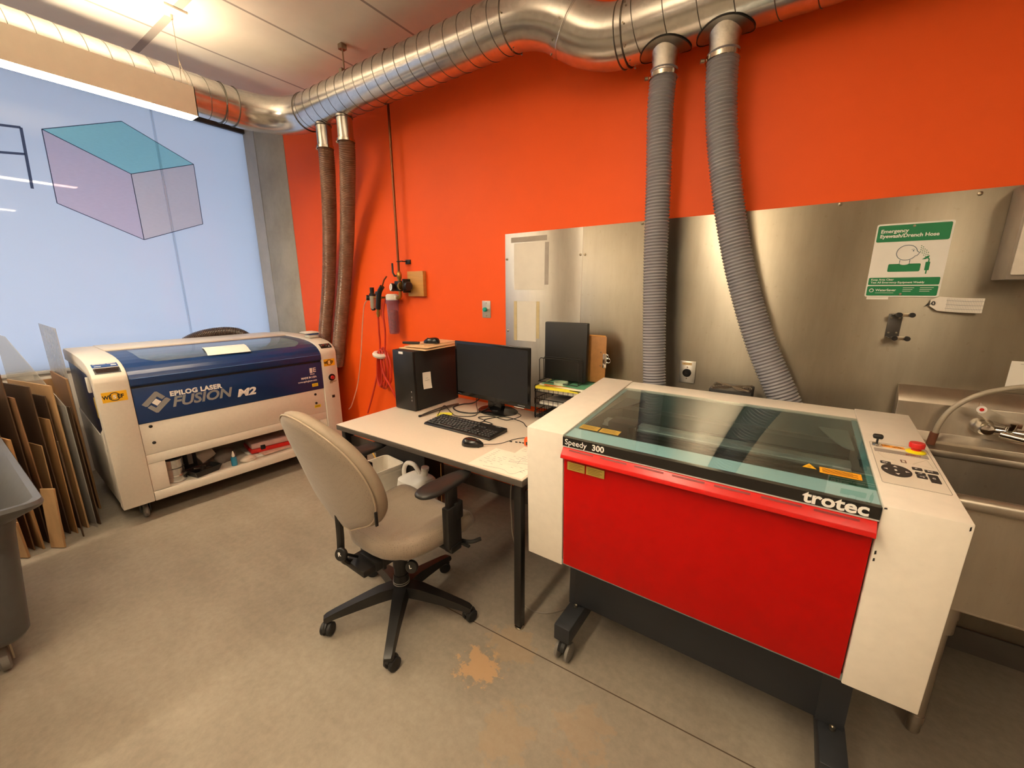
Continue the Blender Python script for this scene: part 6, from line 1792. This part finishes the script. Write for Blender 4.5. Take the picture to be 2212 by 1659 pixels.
    # five-star base and casters
    for i in range(5):
        a = math.radians(-120 + 72 * i)
        d = Vector((math.cos(a), math.sin(a), 0))
        side = Vector((-d.y, d.x, 0))
        vs, fs = [], []
        secs = [(0.030, 0.105, 0.150, 0.040), (0.10, 0.098, 0.146, 0.034), (0.20, 0.083, 0.122, 0.026), (0.29, 0.070, 0.098, 0.022), (0.325, 0.062, 0.086, 0.021), (0.338, 0.064, 0.078, 0.017)]
        for r_, z0, z1, hwid in secs:
            for sx, z in ((-1, z0), (1, z0), (0.75, z1), (-0.75, z1)):
                vs.append(d * r_ + side * hwid * sx + Vector((0, 0, z)))
        for j in range(len(secs) - 1):
            for k in range(4):
                l = (k + 1) % 4
                fs.append((j * 4 + k, j * 4 + l, (j + 1) * 4 + l, (j + 1) * 4 + k))
        fs += [(0, 1, 2, 3), tuple((len(secs) - 1) * 4 + k for k in (3, 2, 1, 0))]
        MB().add(vs, fs).build('base_arm', M['black_plastic'], **K, sharp=25)
        ca = a + 0.9 * (1 if i % 2 else -0.6)
        c = d * 0.318
        ax = Vector((math.cos(ca), math.sin(ca), 0))
        fw = Vector((-ax.y, ax.x, 0))
        ce = c + fw * 0.014
        hd = MB().cyl((c.x, c.y, 0.035), (c.x, c.y, 0.068), 0.010, n=12)
        hd.tube([ce + fw * 0.024 * math.cos(q) * -1 + Vector((0, 0, 0.030 + 0.027 * math.sin(q))) for q in [PI * k / 8 for k in range(1, 9)]], 0.009, 8)
        co = hd.build('caster', M['black_plastic'], **K)
        for s in (-1, 1):
            F = frame(ce + ax * 0.014 * s + Vector((0, 0, 0.0285)), fw, Vector((0, 0, 1)))
            MB().lathe([(0.0, -0.010), (0.024, -0.010), (0.0285, -0.006), (0.0285, 0.006), (0.024, 0.010), (0.018, 0.008), (0, 0.008)], 26, F, False).build('wheel', M['black_matte'], co, world=False)
    return t
build_chair()

# ------------------------------------------------------------------ stainless sink (right edge)
sk = thing('utility_sink', 'stainless steel utility sink on round legs at the right edge', 'sink', (0.9, 1.88, 0))
SX0_, SX1_ = 0.402, 1.75
ss = M['steel_sink']
MB().prism([(2.195, 0.84), (2.195, 1.097), (2.180, 1.097), (2.135, 1.040), (2.130, 0.93), (2.10, 0.905), (2.10, 0.84)], SX0_, SX1_, 'yzx', 0.002).build('backsplash', ss, sk)
bs_ = MB()
# rim deck frame
bs_.box(SX0_, SX1_, 2.02, 2.125, 0.868, 0.895, 0.006)
bs_.box(SX0_, SX0_ + 0.045, 1.60, 2.10, 0.868, 0.893, 0.004)
bs_.box(1.70, SX1_, 1.60, 2.10, 0.868, 0.893, 0.004)
bs_.build('deck', ss, sk)
MB().tube([(SX0_, 1.585, 0.878), (SX1_, 1.585, 0.878)], 0.021, 20).box(SX0_, SX1_, 1.585, 1.615, 0.852, 0.872, 0.003).build('rolled_rim', ss, sk)
bb = MB()
bb.box(0.46, 1.70, 1.602, 1.612, 0.530, 0.880).box(0.46, 1.70, 2.03, 2.04, 0.53, 0.880).box(0.46, 0.47, 1.612, 2.03, 0.53, 0.88).box(1.69, 1.70, 1.612, 2.03, 0.53, 0.88).box(0.46, 1.70, 1.602, 2.04, 0.522, 0.532, 0.002)
bb.build('basin', ss, sk)
for x, y in ((0.525, 1.655), (1.64, 1.655), (0.525, 2.0), (1.64, 2.0)):
    y2 = y
    l = MB().cyl((x, y, 0.06), (x, y, 0.522), 0.020, n=22).lathe([(0.030, 0.415), (0.030, 0.468), (0.033, 0.470), (0.033, 0.522)], 24, Matrix.Translation((x, y, 0)), True).build('leg', ss, sk)
    MB().lathe([(0.014, 0.0), (0.018, 0.006), (0.018, 0.045), (0.022, 0.048), (0.022, 0.075)], 22, Matrix.Translation((x, y, 0)), True).build('foot', ss, l)
MB().cyl((0.60, 1.85, 0.46), (0.76, 1.85, 0.45), 0.018, n=16).cyl((0.60, 1.85, 0.46), (0.60, 1.85, 0.522), 0.022, n=16).build('drain_pipe', M['white_plastic'], sk)
# faucet
fa = thing('faucet', 'chrome wall faucet with a blade handle above the sink', 'faucet', (0.66, 2.13, 0.97))
fx_, fz_ = 0.640, 0.980
MB().lathe([(0.030, 0.0), (0.031, 0.01), (0.025, 0.025), (0.021, 0.034), (0.023, 0.055), (0.017, 0.066), (0.006, 0.069), (0, 0.070)], 28, frame((fx_ - 0.005, 2.130, fz_), (1, 0, 0), (0, 0, 1)), True).cyl((fx_, 2.088, fz_), (fx_ + 0.09, 2.08, fz_ - 0.005), 0.016, n=20).build('valve_body', M['chrome'], fa)
MB().tube(spline([(fx_ + 0.03, 2.075, fz_ - 0.010), (fx_ + 0.15, 2.03, fz_ - 0.02), (fx_ + 0.32, 1.97, fz_ - 0.02), (fx_ + 0.46, 1.92, fz_ + 0.0), (fx_ + 0.5, 1.90, fz_ - 0.05)], 6), 0.015, 16).build('spout', M['chrome'], fa)
hn = MB()
hp = spline([(fx_ + 0.07, 2.065, fz_ + 0.030), (fx_ + 0.03, 2.06, fz_ + 0.040), (fx_ - 0.02, 2.055, fz_ + 0.062), (fx_ - 0.045, 2.05, fz_ + 0.080)], 5)
for i, p in enumerate(hp[:-1]):
    pass
k_ = len(hp)
vs, fs = [], []
for i, p in enumerate(hp):
    w = 0.014 + 0.012 * i / k_
    for dy, dz in ((-0.005, -w * 0.8), (0.005, -w * 0.8), (0.005, w * 0.8), (-0.005, w * 0.8)):
        vs.append((p.x, p.y + dy, p.z + dz))
for i in range(k_ - 1):
    for q in range(4):
        l = (q + 1) % 4
        fs.append((i * 4 + q, i * 4 + l, (i + 1) * 4 + l, (i + 1) * 4 + q))
fs += [(0, 1, 2, 3), tuple((k_ - 1) * 4 + q for q in (3, 2, 1, 0))]
hn.add(vs, fs).cyl((fx_ + 0.05, 2.075, fz_ + 0.01), (fx_ + 0.05, 2.065, fz_ + 0.038), 0.014, n=16)
h_ = hn.build('blade_handle', M['chrome'], fa)
Fh = frame((fx_ - 0.036, 2.030, fz_ + 0.078), (1, 0, -0.55), (0.3, 0.5, 0.8))
px = MB().lathe([(0.013, 0), (0.013, 0.0015), (0, 0.0018)], 20, frame((fx_ - 0.038, 2.0445, fz_ + 0.076), (1, 0, -0.6), (0.6, 0, 1)), False).build('index_plate', M['white_print'], h_)
MB().lathe([(0.006, 0.0018), (0.006, 0.0024), (0, 0.0026)], 16, frame((fx_ - 0.038, 2.0445, fz_ + 0.076), (1, 0, -0.6), (0.6, 0, 1)), False).build('index_mark', M['red_plastic'], h_)
# drench hose
dh = thing('drench_hose', 'grey flexible hose arching across the sink backsplash to a brown fitting', 'hose', (0.52, 2.06, 0.88))
MB().tube(spline([(0.508, 2.07, 0.930), (0.515, 2.068, 0.985), (0.538, 2.066, 1.045), (0.588, 2.066, 1.100), (0.66, 2.07, 1.135), (0.76, 2.08, 1.155), (0.90, 2.09, 1.16)], 8), 0.0085, 14).build('hose_tube', pm('grey_clear_hose', '#A59A88', 0.25), dh)
MB().cyl((0.504, 2.071, 0.8975), (0.508, 2.07, 0.945), 0.0125, n=18).build('brown_fitting', pm('brown_rubber', '#6B3E2A', 0.5), dh)

# ------------------------------------------------------------------ grey cart (left edge)
ct = thing('waste_cart', 'dark grey plastic cart on castors at the left edge', 'cart', (-2.65, -0.15, 0.1))
gpl = pm('cart_grey', '#4E4D4C', 0.36, 0, 0.08, 25, 0.02)
def rrp(x0, x1, y0, y1, r, z, n=6):
    P = []
    for cx, cy, a0 in ((x1 - r, y1 - r, 0), (x0 + r, y1 - r, 1), (x0 + r, y0 + r, 2), (x1 - r, y0 + r, 3)):
        for k in range(n + 1):
            a = (a0 + k / n) * PI / 2
            P.append((cx + r * math.cos(a), cy + r * math.sin(a), z))
    return P
lev = [rrp(-3.10, -2.33, -0.60, 0.03, 0.06, 0.145), rrp(-3.12, -2.31, -0.62, 0.04, 0.06, 0.17), rrp(-3.16, -2.25, -0.66, 0.075, 0.06, 0.60), rrp(-3.17, -2.235, -0.67, 0.085, 0.06, 0.655), rrp(-3.27, -2.125, -0.77, 0.145, 0.045, 0.72), rrp(-3.275, -2.115, -0.775, 0.150, 0.045, 0.735), rrp(-3.27, -2.12, -0.77, 0.146, 0.045, 0.748), rrp(-3.25, -2.145, -0.75, 0.128, 0.045, 0.745), rrp(-3.155, -2.25, -0.655, 0.07, 0.055, 0.66), rrp(-3.09, -2.34, -0.59, 0.02, 0.055, 0.18)]
n = len(lev[0])
vs = [p for l in lev for p in l]
fs = [tuple(range(n - 1, -1, -1)), tuple(range((len(lev) - 1) * n, len(lev) * n))]
for i in range(len(lev) - 1):
    for k in range(n):
        fs.append((i * n + k, i * n + (k + 1) % n, (i + 1) * n + (k + 1) % n, (i + 1) * n + k))
MB().add(vs, fs).build('bin', gpl, ct)
for x in (-2.42, -3.0):
    for y in (-0.045, -0.52):
        c = MB().box(x - 0.045, x + 0.045, y - 0.04, y + 0.04, 0.132, 0.146, 0.002).box(x - 0.03, x + 0.03, y - 0.026, y - 0.021, 0.045, 0.135).box(x - 0.03, x + 0.03, y + 0.021, y + 0.026, 0.045, 0.135).build('caster', M['screw'], ct)
        MB().lathe([(0.0, -0.016), (0.022, -0.016), (0.030, -0.010), (0.050, -0.016), (0.060, -0.010), (0.060, 0.010), (0.050, 0.016), (0.030, 0.010), (0.022, 0.016), (0, 0.016)], 30, Matrix.Translation((x, y, 0.060)) @ Matrix.Rotation(PI / 2, 4, 'X'), False).build('wheel', M['rubber_light'], c)
ob = MB().box(-0.15, 0.15, -0.10, 0.10, 0, 0.012, 0.001, Matrix.Translation((-2.42, -0.13, 0.55)) @ Euler((0.3, 0.5, 0.2)).to_matrix().to_4x4()).build('wood_scrap', pm('orange_wood', '#C47A3E', 0.6, 0, 0.12, 6, 0, 0, (1, 8, 1)))
tag(ob, 'orange-brown wood scrap lying in the grey cart', 'wood scrap')

# ------------------------------------------------------------------ scrap sheets stacked on edge beside the engraver
def wood(name, a):
    return pm(name, a, 0.7, 0, 0.14, 5, 0.02, 0, (1, 6, 1))
WDS = [wood('mdf_brown', '#7C5838'), wood('ply_light', '#A87E50'), wood('board_dark', '#4E3824'), wood('card_tan', '#8E6A44'), wood('card_pale', '#AA865C')]
acr = clear('clear_acrylic', (0.90, 0.89, 0.86), 0.05, 1.45, 1.0, 0.30, (0.62, 0.60, 0.56, 1))
frs = clear('frosted_acrylic', (0.85, 0.84, 0.82), 0.25, 1.4, 0.8, 0.55, (0.60, 0.58, 0.55, 1))
def board(name, label, cat, x0, L, y, H, th, ly, mat, lx=0.0, poly=None, group='scrap sheets stacked on edge beside the engraver', rz=0.0):
    """a sheet standing on its edge on the floor: front edge at x0, reaching back L, leaning ly (rad) towards +y and lx towards the window"""
    P = poly or [(0, 0), (-L, 0), (-L, H), (0, H)]
    Mx = Matrix.Translation((x0, y, 0.0012)) @ Matrix.Rotation(rz, 4, 'Z') @ Matrix.Rotation(-ly, 4, 'X') @ Matrix.Rotation(-lx, 4, 'Y')
    mb = MB().prism(P, 0, th, 'xzy', 0.0006, Mx, 1)
    zmin = min(v[2] for v in mb.v)
    mb.v = [(a, b, c - zmin + 0.0008) for a, b, c in mb.v]
    o = mb.build(name, mat)
    return tag(o, label, cat, group)
nth = ['first', 'second', 'third', 'fourth', 'fifth', 'sixth', 'seventh', 'eighth', 'ninth', 'tenth', 'eleventh', 'twelfth', 'thirteenth', 'fourteenth', 'fifteenth', 'sixteenth']
RB_ = [  # x0, L, y, H, th, lean y, mat, lean x, yaw
    (-3.79, 0.50, 0.488, 0.92, 0.011, 0.0, 3, 0.0, 0.0),
    (-3.82, 0.48, 0.476, 0.66, 0.006, 0.0, 0, 0.0, 0.0),
    (-3.80, 0.46, 0.463, 0.64, 0.007, 0.0, 2, 0.0, 0.0),
    (-3.81, 0.48, 0.451, 0.67, 0.005, 0.0, 0, 0.0, 0.0),
    (-3.79, 0.40, 0.438, 0.62, 0.006, 0.0, 2, 0.0, 0.0),
    (-3.80, 0.42, 0.424, 0.65, 0.006, 0.0, 3, 0.0, 0.0),
    (-3.52, 0.62, 0.440, 0.79, 0.006, 0.0, 2, 0.0, 0.24),
    (-3.53, 0.52, 0.385, 0.93, 0.009, 0.0, 4, 0.0, 0.22),
    (-3.56, 0.45, 0.358, 0.87, 0.006, 0.0, 2, 0.0, 0.22),
    (-3.50, 0.52, 0.334, 0.74, 0.005, 0.015, 1, 0.0, 0.22),
    (-3.53, 0.48, 0.306, 0.94, 0.006, 0.0, 2, 0.0, 0.22),
    (-3.48, 0.30, 0.276, 0.60, 0.005, 0.02, 4, 0.0, 0.22),
    (-3.47, 0.50, 0.246, 0.90, 0.006, -0.01, 0, 0.0, 0.22),
    (-3.50, 0.50, 0.214, 1.04, 0.006, 0.0, 2, 0.0, 0.22),
    (-3.44, 0.12, 0.184, 0.68, 0.009, -0.01, 1, 0.0, 0.22),
    (-3.47, 0.52, 0.152, 0.96, 0.006, 0.0, 0, 0.0, 0.22),
    (-3.45, 0.50, 0.120, 0.80, 0.008, -0.01, 4, 0.0, 0.22),
]
nth += ['seventeenth', 'eighteenth']
for i, (x0, L, y, H, th, ly, mi, lx, rz) in enumerate(RB_):
    board('scrap_board', 'brown scrap sheet, %s from the engraver in the row on edge' % nth[i], 'scrap board', x0, L, y, H, th, ly, WDS[mi], lx, None, 'scrap sheets stacked on edge beside the engraver', rz)
board('acrylic_sheet', 'tall frosted acrylic sheet sticking up beside the engraver', 'acrylic sheet', -3.85, 0.55, 0.506, 1.25, 0.004, 0.0, frs, 0.0, [(0, 0), (-0.55, 0), (-0.55, 1.25), (0, 1.24)], 'acrylic offcuts', 0.0)
board('acrylic_sheet', 'clear acrylic sheet with a long slanted edge above the scrap boards', 'acrylic sheet', -3.49, 0.60, 0.420, 1.2, 0.004, 0.0, acr, 0.0, [(0, 0), (-0.62, 0), (-0.62, 1.215), (-0.50, 1.20), (0, 0.80)], 'acrylic offcuts', 0.23)
board('acrylic_sheet', 'narrow clear acrylic sheet standing at the left end of the scrap boards', 'acrylic sheet', -3.58, 0.50, 0.062, 1.19, 0.004, 0.0, acr, 0.0, [(0, 0), (-0.50, 0), (-0.50, 1.16), (-0.2, 1.20), (0, 1.16)], 'acrylic offcuts', 0.22)
board('scrap_board', 'short orange-brown offcut leaning at the front of the scrap row', 'scrap board', -3.345, 0.09, 0.255, 0.36, 0.010, 0.10, WDS[4], 0.05, None, 'scrap sheets stacked on edge beside the engraver', 0.5)
board('scrap_board', 'thin dark stick leaning across the front of the scrap row', 'scrap board', -3.42, 0.025, 0.345, 0.62, 0.006, 0.0, WDS[2], 0.0, None, 'scrap sheets stacked on edge beside the engraver', 0.0)
board('scrap_board', 'small low pale offcut at the left foot of the scrap row', 'scrap board', -3.38, 0.12, 0.120, 0.22, 0.012, 0.0, WDS[4], 0.05, None, 'scrap sheets stacked on edge beside the engraver', 0.5)
tag(MB().box(-4.35, -4.32, -0.15, 0.50, 0.001, 0.86, 0.001).build('scrap_board', WDS[3]), 'wide brown board leaning against the wall behind the scrap row', 'scrap board', 'scrap sheets stacked on edge beside the engraver')
